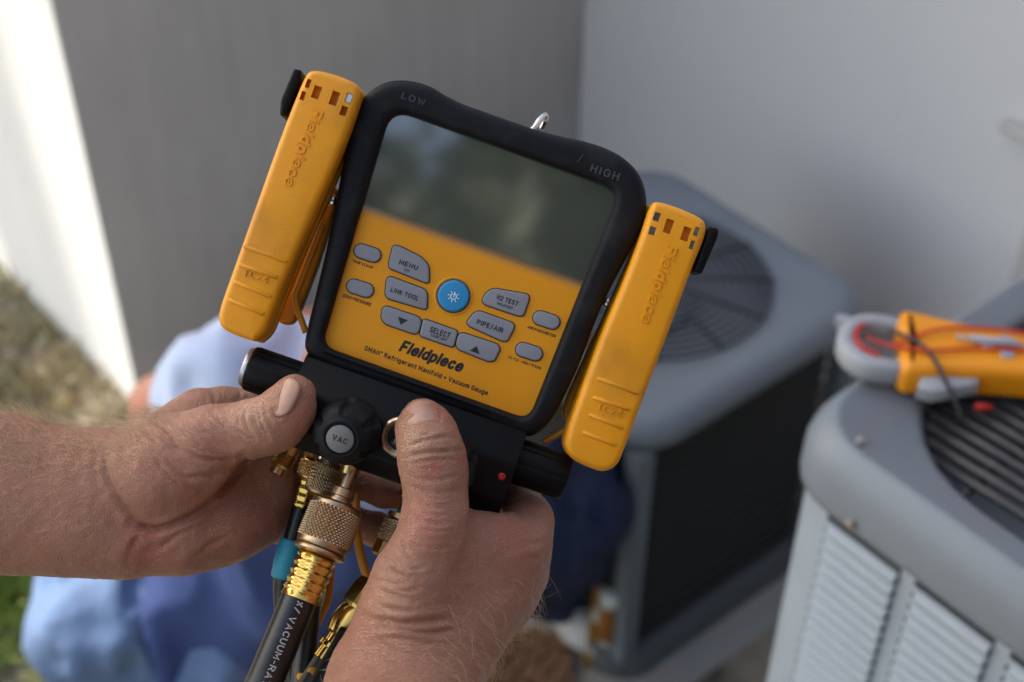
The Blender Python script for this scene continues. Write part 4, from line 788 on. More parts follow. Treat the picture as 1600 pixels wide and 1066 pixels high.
# thin hose with teal sleeve
th_ = Thing('charging_hose', 'thin black hose with gold ferrule and teal sleeve beside the left palm', 'hose', P(440, 930, -20), MC)
B0, B1 = P(496, 708, -26), P(452, 862, -20); BD = (B1 - B0) / np.linalg.norm(B1 - B0)
coupling(B0, B1, knprof(T(24), .003, .0125, .001, 18), .0042, .0112, th_, 'knurled_coupling', M_brs, 14, 196, .0009)
crimp2 = lambda th, s, r: r * (1 + .05 * np.sin(th * 6) + .07 * math.sin((s - .0127) * 2 * math.pi / .0036))
th_.part('ferrule', lathe(B0, B1, [(s, T(17)) for s in np.linspace(.0127, .0255, 26)] + [(.026, T(15))], 60, crimp2), M_gld, sharp=70)
th_.part('hose', tube(catmull([B0 + BD * .0245, B1 + BD * -.004, B1 + BD * .008, P(444, 960, -20), P(470, 1150, -10), P(480, 1400, 0)], 6), T(15.5), 24), M_hose)
th_.part('sleeve', tube([B0 + BD * .0405, B0 + BD * .041, B0 + BD * .052, B0 + BD * .0575, B0 + BD * .0585], [T(17), T(20), T(20), T(18.5), T(15.6)], 28), mat('sleeve_teal', (.01, .28, .38), .5, var=.1, vs=60))
# second knurled coupling behind the vacuum one, with its hose
sh = Thing('refrigerant_hose', 'black hose behind the vacuum hose with a bronze knurled coupling', 'hose', P(480, 1090, -10), MC)
C0, C1 = P(520, 712, -22), P(488, 800, -18); 
coupling(C0, C1, knprof(T(25), .004, .0185, .001, 24), .0056, .017, sh, 'knurled_coupling', M_brz, 15, 210, .0009)
sh.part('collar', lathe(C0, C1, [(.0005, T(24)), (.001, T(26)), (.0034, T(26)), (.0039, T(22))], 36), M_chr, sharp=40)
sh.part('hose', tube(catmull([C1, P(490, 860, -16), P(484, 940, -12), P(474, 1060, -4), P(462, 1200, 10), P(430, 1450, 20)], 8), T(19), 24), M_hose)
# coupling behind the right thumb
rh = Thing('valve_hose', 'hose behind the right thumb with bronze coupling, brass hex valve and black grip', 'hose', P(540, 1090, 10), MC)
D0, D1 = P(650, 760, -22), P(598, 878, -16)
rh.part('stem', lathe(D0, D1, [(0, T(12)), (.014, T(12)), (.0142, T(24)), (.0165, T(24.5)), (.0168, T(20))], 32), M_brz, sharp=40)
coupling(D0, D1, knprof(T(25), .0168, .0275, .001, 18), .018, .0265, rh, 'knurled_coupling', M_brz, 15, 210, .0009)
rh.part('nut', lathe(D0, D1, [(.0276, T(22)), (.028, T(24)), (.034, T(24)), (.035, T(20))], 6), M_brs, smooth=False)
F0, F1 = P(583, 925, -6), P(512, 1022, 2)
rh.part('tail', tube(catmull([D1, P(590, 900, -14), P(586, 925, -10), F0], 6), T(10), 16), M_gld)
rh.part('hex_nut', lathe(F0, F1, [(-.004, T(20)), (-.003, T(30)), (.0, T(33)), (.009, T(33)), (.0105, T(30))], 6), M_gld, smooth=False)
rh.part('valve_body', lathe(F0, F1, [(.0105, T(26)), (.013, T(30)), (.019, T(31)), (.0235, T(26)), (.0245, T(20)), (.028, T(19)), (.0285, T(24)), (.0305, T(24)), (.031, T(18)), (.036, T(18))], 40), M_gld, sharp=40)
rh.part('hose', tube(catmull([P(512, 1022, 2), P(496, 1046, 4), P(470, 1090, 8), P(420, 1200, 16), P(380, 1400, 20)], 6), T(16), 20), mat('hose_olive', (.02, .022, .016), .4))
gp = [P(553, 985, 8), P(540, 1012, 9), P(518, 1052, 11), P(490, 1105, 14)]
rh.part('grip', tube(catmull(gp, 6), np.interp(np.linspace(0, 1, 19), [0, .03, .1, .9, 1], [T(12), T(20), T(22), T(25), T(20)]), 24), M_blk)
g = text_geo('RBM', .0085, .0042, .0001, 0, .012); d_ = gp[2] - gp[1]; aa = math.atan2(d_[1], d_[0])
rh.part('lettering', place_text((g[0] + [0, 0, 0], g[1]), 536, 1034, 16.6, aa), mat('print_yellow', (.7, .36, .02), .6), smooth=False)
# orange sensor leads
M_cab = mat('cable_orange', (.62, .24, .012), .45, var=.08)
single('sensor_cable', tube(catmull([P(556, 770, -30), P(556, 815, -28), P(562, 860, -25), P(577, 912, -18), P(592, 950, -20), P(580, 1010, -25), P(560, 1100, -25)], 8), T(7.5), 12), M_cab, 'orange sensor cable hanging between the two hands', 'cable', MC)
single('sensor_cable', tube(catmull([P(522, 800, -30), P(518, 860, -26), P(516, 905, -22), P(511, 940, -20), P(500, 965, -18), P(486, 1000, -14), P(470, 1052, -2), P(476, 1058, 4), P(492, 1050, 8), P(500, 1100, 8)], 8), T(6.5), 12), M_cab, 'orange sensor cable looping beside the thick vacuum hose', 'cable', MC)

# ------------------------------------------------------------ yellow pipe clamps on both flanks
def pipe_clamp(label, spine, outline, slots, ribs, tc24, brand, pad, lever, wire, pivot, metal):
    z1, z0 = 9.0, -13.0
    o = catmull(opx(outline, z1), 6, True); t = Thing('pipe_clamp', label, 'clamp', P(*outline[len(outline) // 2], z0), MC, 'yellow pipe clamps on the flanks of the gauge')
    V_, F_ = prism(o, z0 * MM, z1 * MM, .0032, 6, .002); n_o = len(o); last = V_[-n_o:]; body_f = F_[:-1]
    m_ = len(outline) // 2; e0, e1 = P(*spine[0], z1)[:2], P(*spine[1], z1)[:2]; d_ = e1 - e0; tt = np.clip((last[:, :2] - e0) @ d_ / (d_ @ d_), 0, 1); sp0 = e0 + tt[:, None] * d_
    rg = [V_]; k0 = len(V_) - n_o
    for f_ in (.3, .6, .85, .97): rg.append(np.column_stack([last[:, :2] * (1 - f_) + sp0 * f_, last[:, 2] + .0004 * math.sin(f_ * math.pi / 2)]))
    V_ = np.concatenate(rg); F_ = list(body_f) + [(k0 + r_ * n_o + j, k0 + r_ * n_o + (j + 1) % n_o, k0 + (r_ + 1) * n_o + (j + 1) % n_o, k0 + (r_ + 1) * n_o + j) for r_ in range(4) for j in range(n_o)] + [tuple(range(k0 + 4 * n_o, k0 + 5 * n_o))]
    shell = (V_, F_)
    cut = []
    for (px, py, w_, h_) in slots:
        c = P(px, py, z1 - 1.0); cut.append(box(c, w_ * PX, h_ * PX, .006, (UX, UY, UZ)))
    sh_ = t.part('shell', boolean_cut(shell, cut), M_yel, sharp=35)
    # second skin step along the shell
    t.part('seam', prism(inset(o, -.0007), (z0 - 3) * MM, (z0 + 3.5) * MM, .0012, 3, .0012), M_yel, sharp=50)
    for i, (px, py, w_, h_) in enumerate(slots):
        if i in metal: t.part('contact', box(P(px, py, z1 - 2.4), w_ * PX * .9, h_ * PX * .9, .002, (UX, UY, UZ)), M_chr, sh_, smooth=False)
    for a, b in ribs:
        A_, B_ = P(*a, z1), P(*b, z1); t.part('grip_rib', tube([A_, A_ + (B_ - A_) * .04, B_ - (B_ - A_) * .04, B_], [.0004, .0010, .0010, .0004], 10), M_yel, sh_)
    t.part('lettering', place_text(text_geo('TC24', 40 * PX, 12 * PX, .0006, 0, 0, 1.1), tc24[0], tc24[1], z1 + .55, ANG), M_yel, sh_, smooth=False)
    (ax_, ay_), (bx_, by_) = brand; dx, dy = bx_ - ax_, -(by_ - ay_)
    t.part('lettering', place_text(text_geo('Fieldpiece', math.hypot(dx, dy) * PX, 21 * PX, .0009, .1, .016), (ax_ + bx_) / 2, (ay_ + by_) / 2, z1 + .5, math.atan2(dy, dx)), M_yel, sh_, smooth=False)
    po = opx(pad, -2); t.part('thumb_pad', prism(round_poly(po, .0012, 4), -14 * MM, 6 * MM, .0012, 3, .001), M_blk, sharp=50)
    lo2 = catmull(opx(lever, -22), 5, True); t.part('lever', prism(lo2, -30 * MM, -20 * MM, .002, 3, .001), mat('lever_orange', (.70, .27, .012), .42, var=.07, vs=40, dirt=.25, ds=30, dcol=(.16, .07, .02)), sharp=50)
    t.part('spring', tube(catmull([P(*q, -16) for q in wire], 6), .0015, 10), MATS['lever_orange'])
    t.part('pivot', lathe(P(*pivot, -20), P(*pivot, 20), [(0, .0022), (.006, .0022), (.0065, .0016)], 16), M_chr)
    return t
pipe_clamp('yellow pipe clamp on the left flank of the gauge, top notched and smudged', [(497, 205), (392, 488)],
    [(476, 119), (488, 109), (515, 113), (552, 127), (563, 141), (558, 165), (538, 220), (497, 315), (458, 405), (426, 484), (414, 515), (400, 531), (390, 532), (352, 517), (341, 502), (343, 480), (362, 425), (400, 318), (438, 212), (462, 150)],
    [(482, 131, 7, 14), (473.5, 150, 7, 14), (495, 145, 12, 20), (523, 154.5, 12, 22), (545.5, 154, 10, 15), (537.5, 174, 10, 15)],
    [((380, 384), (449, 409)), ((373, 413), (434, 434)), ((365, 440), (424, 464)), ((357, 468), (413, 491))], (400, 431), ((496, 171), (449, 289)),
    [(463, 112), (476, 115), (474, 128), (449, 187), (441, 184), (443, 160)],
    [(518, 292), (528, 305), (516, 352), (498, 410), (476, 468), (462, 500), (448, 508), (434, 500), (438, 480), (470, 400), (500, 325)],
    [(505, 350), (470, 440), (462, 470), (478, 520)], (520, 314), (4,))
pipe_clamp('yellow pipe clamp on the right flank of the gauge, silver contacts showing in its slots', [(1038, 410), (940, 690)],
    [(1016, 326), (1026, 315), (1055, 322), (1090, 337), (1103, 350), (1100, 375), (1080, 425), (1045, 520), (1005, 625), (975, 705), (963, 728), (945, 737), (925, 733), (896, 719), (884, 702), (886, 678), (905, 620), (940, 525), (978, 432), (1003, 365)],
    [(1026, 339, 10, 14), (1019, 361, 10, 13), (1044, 354, 12, 22), (1071, 366, 12, 22), (1088, 362, 8, 14), (1081, 383, 7, 14)],
    [((933, 591), (998, 615)), ((926, 621), (984, 640)), ((920, 648), (974, 669)), ((909, 675), (963, 696))], (953, 640.5), ((1049, 384), (1007, 503)),
    [(1104, 356), (1119, 359), (1118, 372), (1093, 430), (1080, 425), (1092, 390)],
    [(992, 385), (1000, 392), (975, 470), (945, 545), (915, 620), (892, 655), (880, 652), (882, 630), (905, 575), (940, 500), (975, 420)],
    [(985, 440), (930, 560), (905, 655), (890, 668), (848, 692)], (948, 472), (0, 1, 4, 5))
# ------------------------------------------------------------ the holder's hands
def skin_material():
    m = bpy.data.materials.new('skin'); m.use_nodes = True; nt = m.node_tree; N = nt.nodes; L = nt.links; b = N['Principled BSDF']
    tc = N.new('ShaderNodeTexCoord')
    def noise(s, d, v=None): n = N.new('ShaderNodeTexNoise'); n.inputs['Scale'].default_value = s; n.inputs['Detail'].default_value = d; L.new(v or tc.outputs['Object'], n.inputs['Vector']); return n
    def mix(f, a, c):
        x = N.new('ShaderNodeMix'); x.data_type = 'RGBA'
        for i, q in ((0, f), (6, a), (7, c)):
            if isinstance(q, (tuple, float)): x.inputs[i].default_value = q
            else: L.new(q, x.inputs[i])
        return x.outputs[2]
    c1 = mix(noise(70, 5).outputs[0], (.305, .152, .092, 1), (.465, .27, .18, 1))
    c1 = mix(noise(28, 3).outputs[0], c1, (.42, .17, .11, 1))
    r = N.new('ShaderNodeValToRGB'); L.new(noise(420, 3).outputs[0], r.inputs[0]); r.color_ramp.elements[0].position = .42; r.color_ramp.elements[1].position = .62
    ms = N.new('ShaderNodeMath'); ms.operation = 'MULTIPLY'; ms.inputs[1].default_value = .22; L.new(r.outputs[0], ms.inputs[0])
    c2 = mix(ms.outputs[0], c1, (.42, .16, .11, 1))
    at = N.new('ShaderNodeAttribute'); at.attribute_name = 'flush'; c3 = mix(at.outputs['Fac'], c2, (.42, .10, .085, 1))
    al = N.new('ShaderNodeAttribute'); al.attribute_name = 'callus'; c4 = mix(al.outputs['Fac'], c3, (.62, .40, .27, 1))
    L.new(c4, b.inputs['Base Color'])
    b.inputs['Roughness'].default_value = .44; b.inputs['Specular IOR Level'].default_value = .5
    b.inputs['Subsurface Weight'].default_value = .22; b.inputs['Subsurface Radius'].default_value = (1, .35, .2); b.inputs['Subsurface Scale'].default_value = .0022
    vo = N.new('ShaderNodeTexVoronoi'); vo.feature = 'DISTANCE_TO_EDGE'; vo.inputs['Scale'].default_value = 900; 
    wv = noise(160, 2); va = N.new('ShaderNodeVectorMath'); va.operation = 'MULTIPLY_ADD'; va.inputs[1].default_value = (.0016, .0016, .0016); L.new(wv.outputs['Color'], va.inputs[0]); L.new(tc.outputs['Object'], va.inputs[2]); L.new(va.outputs[0], vo.inputs['Vector'])
    mr = N.new('ShaderNodeMapRange'); mr.inputs[2].default_value = .12; L.new(vo.outputs['Distance'], mr.inputs[0])
    n5 = noise(2600, 3); ad = N.new('ShaderNodeMath'); ad.operation = 'MULTIPLY_ADD'; ad.inputs[1].default_value = .2; L.new(n5.outputs[0], ad.inputs[0]); L.new(mr.outputs[0], ad.inputs[2])
    n6 = noise(240, 5); ad2 = N.new('ShaderNodeMath'); ad2.operation = 'MULTIPLY_ADD'; ad2.inputs[1].default_value = .9; L.new(n6.outputs[0], ad2.inputs[0]); L.new(ad.outputs[0], ad2.inputs[2])
    bp = N.new('ShaderNodeBump'); bp.inputs['Distance'].default_value = .0003; bp.inputs['Strength'].default_value = 1.0; L.new(ad2.outputs[0], bp.inputs['Height']); L.new(bp.outputs[0], b.inputs['Normal'])
    return m
M_skin = skin_material(); M_nail = mat('nail', (.40, .22, .16), .38, var=.2, vs=260, sss=.15, spec=.5, dirt=.25, ds=90, dcol=(.3, .17, .11)); M_hair = mat('body_hair', (.6, .43, .25), .45, var=.3, vs=60)
def px_of(V): s = (DEV - V[:, 2]) / FPX; return np.column_stack([800 + V[:, 0] / s, 533 - V[:, 1] / s])
def sculpt(F_, creases, spots, callus, seed):
    V, Q = F_.mesh(); N_ = vertex_normals(V, Q); pp = px_of(V); front = np.clip(N_[:, 2] * 2.2 + .45, 0, 1)
    d = .0004 * vnoise(V, 90, seed) + .00022 * vnoise(V, 260, seed + 1) + .00012 * vnoise(V, 600, seed + 2)
    # fine skin lines drawn out across each limb
    jit = np.column_stack([vnoise(V, 160, seed + 5), vnoise(V, 160, seed + 6)]) * 2.2
    for pts, dep, wid in creases:
        c = catmull(np.array(pts, float), 6); ds = seg_dist(pp + jit, c); t0, t1 = c[0], c[-1]
        e = np.minimum(np.linalg.norm(pp - t0, axis=1), np.linalg.norm(pp - t1, axis=1)); fade = np.clip(e / 22, .25, 1)
        dep = dep * 1.75
        d += (-dep * np.exp(-(ds / wid) ** 2) + .38 * dep * np.exp(-((ds - wid * 2.3) / (wid * 1.4)) ** 2)) * front * fade * MM
    V = V + N_ * d[:, None]
    fl = np.zeros(len(V)); ca = np.zeros(len(V))
    for x, y, r, a in spots: fl = np.maximum(fl, a * np.exp(-((pp[:, 0] - x) ** 2 + (pp[:, 1] - y) ** 2) / r ** 2))
    for x, y, r, a in callus: ca = np.maximum(ca, a * np.exp(-((pp[:, 0] - x) ** 2 + (pp[:, 1] - y) ** 2) / r ** 2))
    fl = np.clip(fl * (1 + .5 * vnoise(V, 220, 77)), 0, 1); return V, Q, vertex_normals(V, Q), fl, ca
holder = Thing('person', 'bare forearms and hands of a person gripping the gauge from both sides', 'person', P(640, 1500, 60), MC)
def add_limb(name, label, F_, creases, spots, callus, seed):
    V, Q, Nn, fl, ca = sculpt(F_, creases, spots, callus, seed); o = holder.part(name, (V, Q), M_skin, label=label)
    for nm, arr in (('flush', fl), ('callus', ca)): o.data.attributes.new(nm, 'FLOAT', 'POINT').data.foreach_set('value', arr.astype(np.float32))
    return o, V, Nn
def surf(F_, px, py):
    w_ = P(px, py, 20)
    for _ in range(3): z = F_.height(np.array([w_[0]]), np.array([w_[1]]))[0]; w_ = P(px, py, z * 1000)
    i = np.round((w_ - F_.lo) / F_.h).astype(int); g = np.array([F_.f[tuple(i + d)] - F_.f[tuple(i - d)] for d in np.eye(3, dtype=int) * 2], float); return w_, g / np.linalg.norm(g)
def nail(parent, cen, along, normal, r, L_, half, curl=.16, tip=.0012):
    """a curved plate lying on the finger: along = towards the tip, r = finger radius (m), half = half angle across"""
    al = np.array(along, float); al /= np.linalg.norm(al); nr = np.array(normal, float); nr -= al * nr.dot(al); nr /= np.linalg.norm(nr); ac = np.cross(al, nr); V = []; nu, nv = 17, 15
    for lay in (0, 1):
        for i in range(nv):
            y = -1 + 2 * i / (nv - 1)
            for k in range(nu):
                x = -1 + 2 * k / (nu - 1); e = math.sqrt(max(0, 1 - abs(y) ** 5)) if y > 0 else math.sqrt(max(0, 1 - abs(y) ** 3)); a = x * half * max(.25, e)
                rr = r * (1 + .0) - lay * .0006 - (.0006 if abs(x) == 1 or i == 0 else 0); q = y * L_ / 2
                V.append(cen + al * (q - (curl * (q / L_) * 0)) + (nr * math.cos(a) + ac * math.sin(a)) * (rr - curl * (q ** 2) / L_ - (curl * .8 * q * q / L_ if q > 0 else 0)))
    n_ = nu * nv; Fc = [(i * nu + k, i * nu + k + 1, (i + 1) * nu + k + 1, (i + 1) * nu + k) for i in range(nv - 1) for k in range(nu - 1)]; Fc += [tuple(n_ + q for q in f[::-1]) for f in Fc]
    rim = [k for k in range(nu)] + [i * nu + nu - 1 for i in range(1, nv)] + [(nv - 1) * nu + k for k in range(nu - 2, -1, -1)] + [i * nu for i in range(nv - 2, 0, -1)]
    Fc += [(rim[q], n_ + rim[q], n_ + rim[(q + 1) % len(rim)], rim[(q + 1) % len(rim)]) for q in range(len(rim))]
    return holder.part('nail', (np.array(V), Fc), M_nail, parent)
def hairs(parent, V, Nn, sel, n, flow, ln, seed, r0=.00007):
    r = np.random.default_rng(seed); idx = np.flatnonzero(sel); idx = r.choice(idx, n); gs = []
    for i in idx:
        nrm = Nn[i]; f = np.array(flow) + r.normal(size=3) * .35; f -= nrm * f.dot(nrm); f /= np.linalg.norm(f) + 1e-9; L_ = ln * (.45 + .8 * r.random())
        cur = r.normal(size=3) * .25; p = V[i] - nrm * .0003; d = nrm * .75 + f * .7; pts = [p]
        for k in range(4):
            d = d / np.linalg.norm(d); p = p + d * L_ / 4; pts.append(p); d = d * .8 + f * .35 + cur * .3
        gs.append(tube(pts, r0 * np.array([1, 1, .85, .6, .2]), 3, False))
    return holder.part('hair', merge(*gs), M_hair, parent, kind='stuff')
m = MM
# --- left hand: palm towards the holder, thumb up on the block, fingers round the back
lo_, hi_ = P(-330, 930, -95), P(660, 560, 45)
lo_, hi_ = np.minimum(lo_, hi_) - .003, np.maximum(lo_, hi_) + .003; lo_[0] = -.34; hi_[0] = -.036
FL = Field(lo_, hi_, .00075)
FL.chain([(P(-560, 745, -14), 43 * m), (P(-200, 768, -12), 38 * m), (P(0, 770, -10), 33 * m), (P(95, 784, -8), 29 * m), (P(165, 787, -7), 28 * m), (P(215, 775, -10), 27 * m)], .012, .72)
# palm: heel, little-finger side, centre
FL.chain([(P(205, 790, -10), 25 * m), (P(300, 770, -18), 23 * m), (P(395, 745, -26), 19 * m)], .014, .62)
FL.chain([(P(222, 834, -6), 14.5 * m), (P(290, 836, -8), 14 * m), (P(360, 823, -17), 13 * m), (P(405, 812, -25), 11.5 * m)], .012)
FL.chain([(P(300, 712, -24), 15 * m), (P(400, 700, -30), 13 * m)], .012)
# ball of the thumb and thumb
FL.chain([(P(200, 742, -6), 19 * m), (P(255, 738, 2), 18.5 * m), (P(310, 715, 6), 15.5 * m)], .010, .9)
FL.chain([(P(262, 705, -2), 16 * m), (P(335, 682, 6), 12.6 * m), (P(378, 673, 9), 11.0 * m), (P(404, 668, 12), 11.1 * m), (P(432, 660, 15), 11.2 * m), (P(450, 638, 16.5), 9.6 * m), (P(460, 613, 17), 7.4 * m)], .006)
FL.cap(P(466, 642, 18), P(468, 618, 17.5), 6 * m, 5 * m, .006)
# first web and index
FL.chain([(P(255, 700, -14), 15 * m), (P(300, 665, -22), 11.5 * m), (P(318, 650, -26), 11 * m)], .010)
FL.chain([(P(318, 650, -26), 11 * m), (P(352, 641, -31), 9.4 * m), (P(395, 638, -37), 9.3 * m), (P(440, 650, -54), 8.6 * m), (P(520, 690, -60), 7.6 * m)], .005)
FL.chain([(P(400, 700, -30), 12 * m), (P(440, 715, -44), 9.6 * m), (P(520, 742, -56), 8.6 * m), (P(600, 766, -57), 7.8 * m), (P(650, 780, -56), 6.4 * m)], .004)
FL.chain([(P(402, 752, -30), 11.5 * m), (P(440, 770, -46), 9.4 * m), (P(520, 805, -58), 8.2 * m), (P(590, 829, -58), 7.6 * m), (P(640, 842, -56), 6.4 * m)], .004)
FL.chain([(P(404, 806, -28), 10.5 * m), (P(440, 822, -44), 8 * m), (P(490, 838, -60), 7.2 * m), (P(520, 846, -72), 6 * m)], .004)
cl = [([(378, 716), (385, 722), (370, 742), (354, 759), (321, 790), (280, 816), (236, 828), (205, 820)], 1.1, 5), ([(165, 700), (165, 722), (169, 749), (189, 783), (216, 813), (240, 828)], .7, 6), ([(150, 690), (150, 730), (156, 770)], .35, 6),
      ([(260, 685), (294, 708), (338, 720), (381, 712)], .55, 4), ([(253, 709), (287, 742), (331, 744), (350, 738)], .45, 4), ([(300, 690), (320, 704), (360, 712)], .35, 3), ([(235, 700), (262, 740), (300, 762), (330, 766)], .3, 4),
      ([(398, 636), (399, 659), (416, 686)], .75, 3.2), ([(407, 630), (406, 655), (424, 688)], .65, 3), ([(388, 636), (384, 656), (398, 682)], .6, 3.2), ([(378, 637), (374, 655), (384, 678)], .35, 3), ([(415, 628), (414, 645), (424, 664)], .35, 2.6),
      ([(452, 628), (445, 642), (434, 652), (428, 640)], .55, 2.6), ([(446, 592), (446, 606), (452, 622)], .35, 2.2), ([(245, 860), (280, 835), (300, 826)], .35, 4), ([(200, 870), (212, 845), (224, 830)], .4, 5), ([(300, 872), (330, 850), (370, 835)], .3, 4), ([(330, 610), (334, 622), (334, 634)], .4, 2.6), ([(320, 616), (322, 626), (324, 634)], .35, 2.6), ([(372, 606), (374, 618), (372, 630)], .35, 2.6)]
for k in range(26):    # fan of fine lines over the ball of the thumb
    a = k / 25; x0, y0 = 205 + 150 * a, 668 - 20 * a + 10 * math.sin(k * 2.3); cl.append(([(x0, y0), (x0 + 22, y0 + 22 + 6 * math.sin(k)), (x0 + 52, y0 + 38 + 5 * math.cos(k * 1.7))], .17 + .08 * math.sin(k * 3.1), 2.4))
LH, LV, LN = add_limb('hand', 'left hand, palm towards the viewer, thumb up on the black block', FL, cl, [(225, 850, 45, .45), (430, 850, 40, .5), (470, 640, 26, .35), (340, 705, 34, .25), (300, 790, 40, .2)], [(395, 650, 26, .4), (440, 630, 14, .3)], 5)
_s, _n = surf(FL, 441, 622); _n = _n + np.array([-.45, 0, 0]); _n /= np.linalg.norm(_n); _al = np.array([.30, 1, 0]); nail(LH, _s - _n * 8.1 * m + np.array([.0006, .0005, 0]), _al - _n * _al.dot(_n), _n, 8.7 * m, 17 * m, .75, .05)
pl = px_of(LV); hairs(LH, LV, LN, (pl[:, 0] > -40) & (pl[:, 0] < 260) & (LN[:, 1] > .25), 1500, (-.7, .25, .1), .010, 1)
hairs(LH, LV, LN, (pl[:, 0] > -40) & (pl[:, 0] < 150) & (LN[:, 1] > -.2) & (LN[:, 2] > .1), 230, (-.8, -.2, .1), .007, 2)
# --- right hand: thumb forward over the block, back of the hand to the right, fingers behind
lo_, hi_ = P(500, 1330, -110), P(930, 600, 130); lo_, hi_ = np.minimum(lo_, hi_), np.maximum(lo_, hi_); lo_[0] = -.098; hi_[0] = .031; lo_[1] = -.255; hi_[1] = -.018; lo_[2] = -.092; hi_[2] = .135
FR = Field(lo_, hi_, .0008)
FR.chain([(P(560, 1420, 100), 36 * m), (P(596, 1200, 62), 32 * m), (P(628, 1075, 30), 29 * m), (P(655, 1010, 16), 28 * m)], .012, .78)
FR.chain([(P(640, 1010, 24), 20 * m), (P(640, 950, 28), 16.5 * m), (P(652, 895, 30), 14.5 * m), (P(672, 840, 29), 12.6 * m), (P(681, 795, 27), 12.0 * m), (P(678, 735, 26), 12.4 * m), (P(671, 700, 26), 11.9 * m), (P(664, 672, 20), 10.6 * m), (P(660, 655, 13), 8.6 * m)], .007)
FR.cap(P(618, 950, 24), P(628, 905, 24), 11 * m, 10 * m, .012)
FR.chain([(P(672, 985, 14), 25 * m), (P(725, 930, 6), 21 * m), (P(786, 868, -4), 16 * m)], .014, .85)
FR.chain([(P(690, 880, 20), 13 * m), (P(730, 862, 10), 13.5 * m), (P(780, 856, 0), 13 * m)], .012, .8)
FR.chain([(P(800, 860, -6), 13.5 * m), (P(818, 842, -12), 11.5 * m), (P(826, 812, -20), 10.2 * m), (P(806, 770, -42), 9.6 * m), (P(750, 728, -58), 8.6 * m), (P(700, 708, -62), 7.4 * m)], .006)
FR.chain([(P(690, 990, 0), 24 * m), (P(770, 910, -16), 19 * m), (P(806, 888, -24), 13 * m)], .014)
FR.chain([(P(806, 888, -26), 12.5 * m), (P(800, 830, -50), 9.8 * m), (P(740, 775, -68), 8.8 * m), (P(690, 760, -70), 7.4 * m)], .004)
FR.chain([(P(690, 1010, -10), 20 * m), (P(765, 935, -34), 16 * m), (P(780, 930, -40), 11.5 * m), (P(760, 870, -64), 9.2 * m), (P(705, 830, -76), 8 * m)], .008)
FR.chain([(P(740, 965, -44), 12 * m), (P(755, 958, -52), 10 * m), (P(735, 905, -70), 8 * m), (P(690, 875, -78), 6.6 * m)], .008)
crr = [([(632, 702), (658, 690), (692, 683), (710, 688)], .5, 2.8), ([(634, 716), (670, 707), (717, 704)], .6, 3), ([(636, 727), (672, 720), (722, 722)], .3, 2.6), ([(640, 690), (660, 680), (690, 676)], .25, 2.4),
       ([(636, 742), (676, 750), (724, 744)], .25, 3), ([(638, 760), (680, 770), (726, 764)], .25, 3), ([(574, 962), (602, 971), (648, 972), (700, 968)], .9, 5), ([(572, 985), (610, 982), (660, 988), (720, 984)], .55, 4.5), ([(566, 1002), (620, 998), (690, 1006)], .4, 4.5), ([(580, 945), (606, 952), (640, 955)], .4, 4),
       ([(610, 856), (616, 872), (634, 888)], .4, 3.5), ([(600, 872), (612, 892), (636, 906)], .35, 3.5), ([(640, 830), (632, 850), (640, 870), (662, 884)], .4, 4), ([(742, 806), (748, 826), (742, 846)], .55, 5), ([(756, 816), (766, 836), (764, 858)], .3, 4), ([(584, 905), (600, 925), (630, 936)], .35, 4), ([(850, 842), (838, 850), (826, 848)], .4, 4), ([(852, 800), (840, 806), (824, 804)], .35, 3.5), ([(848, 866), (838, 872), (824, 870)], .3, 3.5),
       ([(632, 665), (644, 655), (664, 651), (685, 658)], .6, 2.4), ([(687, 640), (690, 650), (687, 662)], .4, 2.2)]
for k in range(22):
    a = k / 21; x0, y0 = 592 + 18 * math.sin(k * 2.1) , 870 + 125 * a; crr.append(([(x0, y0), (x0 + 30, y0 + 10 + 5 * math.sin(k * 1.3)), (x0 + 62, y0 + 13 + 8 * math.cos(k * 2.2))], .16 + .09 * math.sin(k * 2.9), 2.6))
for k in range(10):
    y0 = 772 + 9 * k; crr.append(([(646 + 4 * math.sin(k), y0), (682, y0 + 6 + 3 * math.sin(k * 2)), (718 + 5 * math.cos(k), y0 + 1)], .14, 2.4))
RH, RV, RN = add_limb('hand', 'right hand, thumb pressed on the block, fingers behind it', FR, crr, [(674, 732, 16, .9), (665, 800, 26, .35), (680, 830, 34, .25), (690, 640, 20, .3), (800, 830, 40, .25), (815, 880, 40, .2), (720, 720, 12, .35)], [(650, 690, 22, .3), (610, 930, 40, .25)], 15)
_s, _n = surf(FR, 659, 642); _al = np.array([-.16, 1, 0]); nail(RH, _s - _n * 9.0 * m, _al - _n * _al.dot(_n), _n, 9.7 * m, 14.5 * m, 1.02, .16)
pr = px_of(RV); hairs(RH, RV, RN, (pr[:, 1] > 900) & (pr[:, 0] > 690) & (RN[:, 0] > -.1) & (RN[:, 2] > -.3), 420, (.5, -.6, .2), .011, 3)
hairs(RH, RV, RN, (pr[:, 1] > 1000) & (RN[:, 2] > 0), 420, (.5, -.3, .2), .009, 4)

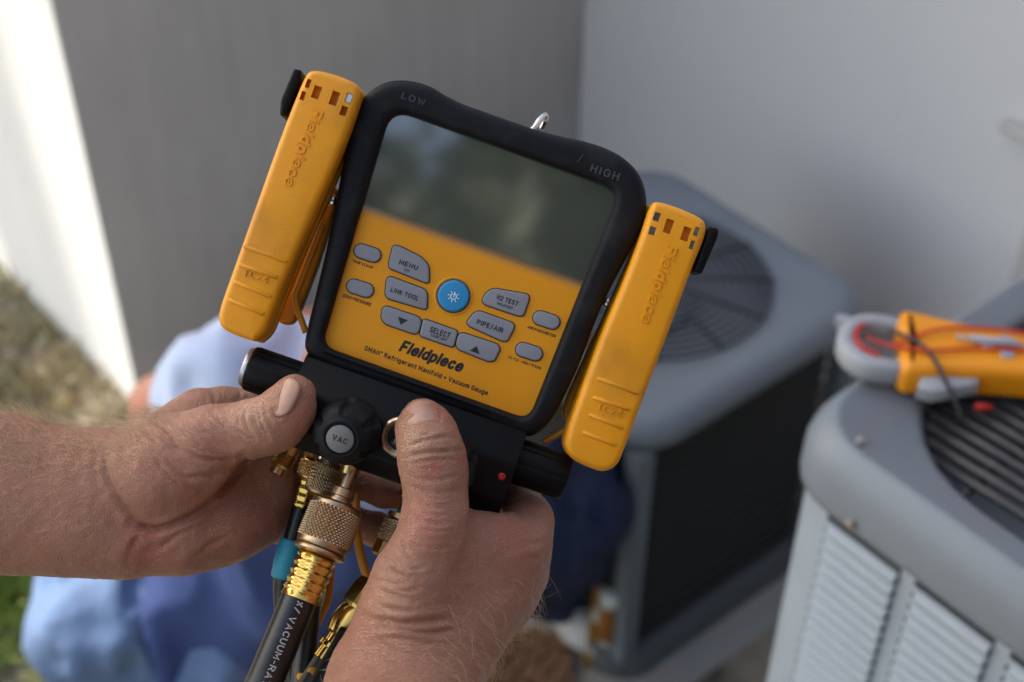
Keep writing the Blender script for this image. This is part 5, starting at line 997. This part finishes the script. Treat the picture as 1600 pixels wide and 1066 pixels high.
# ------------------------------------------------------------ unseen rest of the holder, added to block light: standing on a low step behind the lens
bz = .45; sp_ = Vector((.06, -.42, 0))
single('concrete_step', rings_geo([np.column_stack([round_poly([(-.6, -.9), (.7, -.9), (.7, -.1), (-.6, -.1)], .03, 4), np.full(16, z)]) for z in (-.05, bz - .01)] + [np.column_stack([round_poly([(-.59, -.89), (.69, -.89), (.69, -.11), (-.59, -.11)], .03, 4), np.full(16, bz)])]), MATS['pad_concrete'], 'low concrete step the holder stands on, behind the lens', 'step', smooth=False)
hw_ = lambda x, y, z: np.array([sp_.x + x, sp_.y + y, z])
def arm_world(px, py, z): return np.array(tuple(MC @ Vector(P(px, py, z))))
inv = MC.inverted()
def to_mc(V): return np.array([tuple(inv @ Vector(v)) for v in V])
fg = Field((-.75, -.85, bz - .02), (.85, .35, 2.55), .018)
eL, eR = arm_world(-560, 745, -14), arm_world(560, 1420, 100)
fg.chain([(hw_(0, 0, 1.25), .15), (hw_(0, 0, 1.5), .14), (hw_(0, .02, 1.78), .15), (hw_(0, .02, 1.95), .07), (hw_(0, .0, 2.2), .09), (hw_(0, .0, 2.3), .095)], .05)
for s_, e_ in ((-1, eL), (1, eR)):
    fg.chain([(hw_(0, .02, 1.84), .09), (hw_(s_ * .2, .02, 1.84), .07), (hw_(s_ * .24, .12, 1.62), .055), (e_ + [0, -.1, -.06] if s_ < 0 else e_ + [.08, -.12, -.1], .045), (e_, .036)], .03)
    fg.chain([(hw_(s_ * .1, 0, 1.25), .12), (hw_(s_ * .11, .03, .88), .075), (hw_(s_ * .12, 0, bz + .1), .055), (hw_(s_ * .12, .14, bz + .045), .045)], .03)
V, Q = fg.mesh(); V[:, 2] = np.maximum(V[:, 2], bz + .003)
body_ = holder.part('body', (to_mc(V), Q), skin_bg)
fc = Field((-.75, -.85, bz - .02), (.85, .35, 2.2), .018)
fc.chain([(hw_(0, 0, 1.25), .175), (hw_(0, 0, 1.5), .165), (hw_(0, .02, 1.78), .175), (hw_(0, .02, 1.86), .11)], .05)
for s_ in (-1, 1): fc.chain([(hw_(0, .02, 1.84), .11), (hw_(s_ * .2, .02, 1.84), .095), (hw_(s_ * .235, .11, 1.65), .085)], .03)
V, Q = fc.mesh(); holder.part('shirt', (to_mc(soft(V, Q, .006, 14, 9)), Q), mat('shirt_dark', (.03, .035, .05), .9, var=.2, vs=10), label='dark work shirt')
ft_ = Field((-.75, -.85, bz - .02), (.85, .35, 1.6), .018)
for s_ in (-1, 1): ft_.chain([(hw_(0, 0, 1.25), .165), (hw_(s_ * .1, 0, 1.2), .145), (hw_(s_ * .11, .03, .88), .1), (hw_(s_ * .12, 0, bz + .12), .08)], .03)
V, Q = ft_.mesh(); holder.part('trousers', (to_mc(soft(V, Q, .006, 14, 10)), Q), mat('trousers_dark', (.025, .03, .045), .9, var=.2, vs=10), label='dark work trousers')
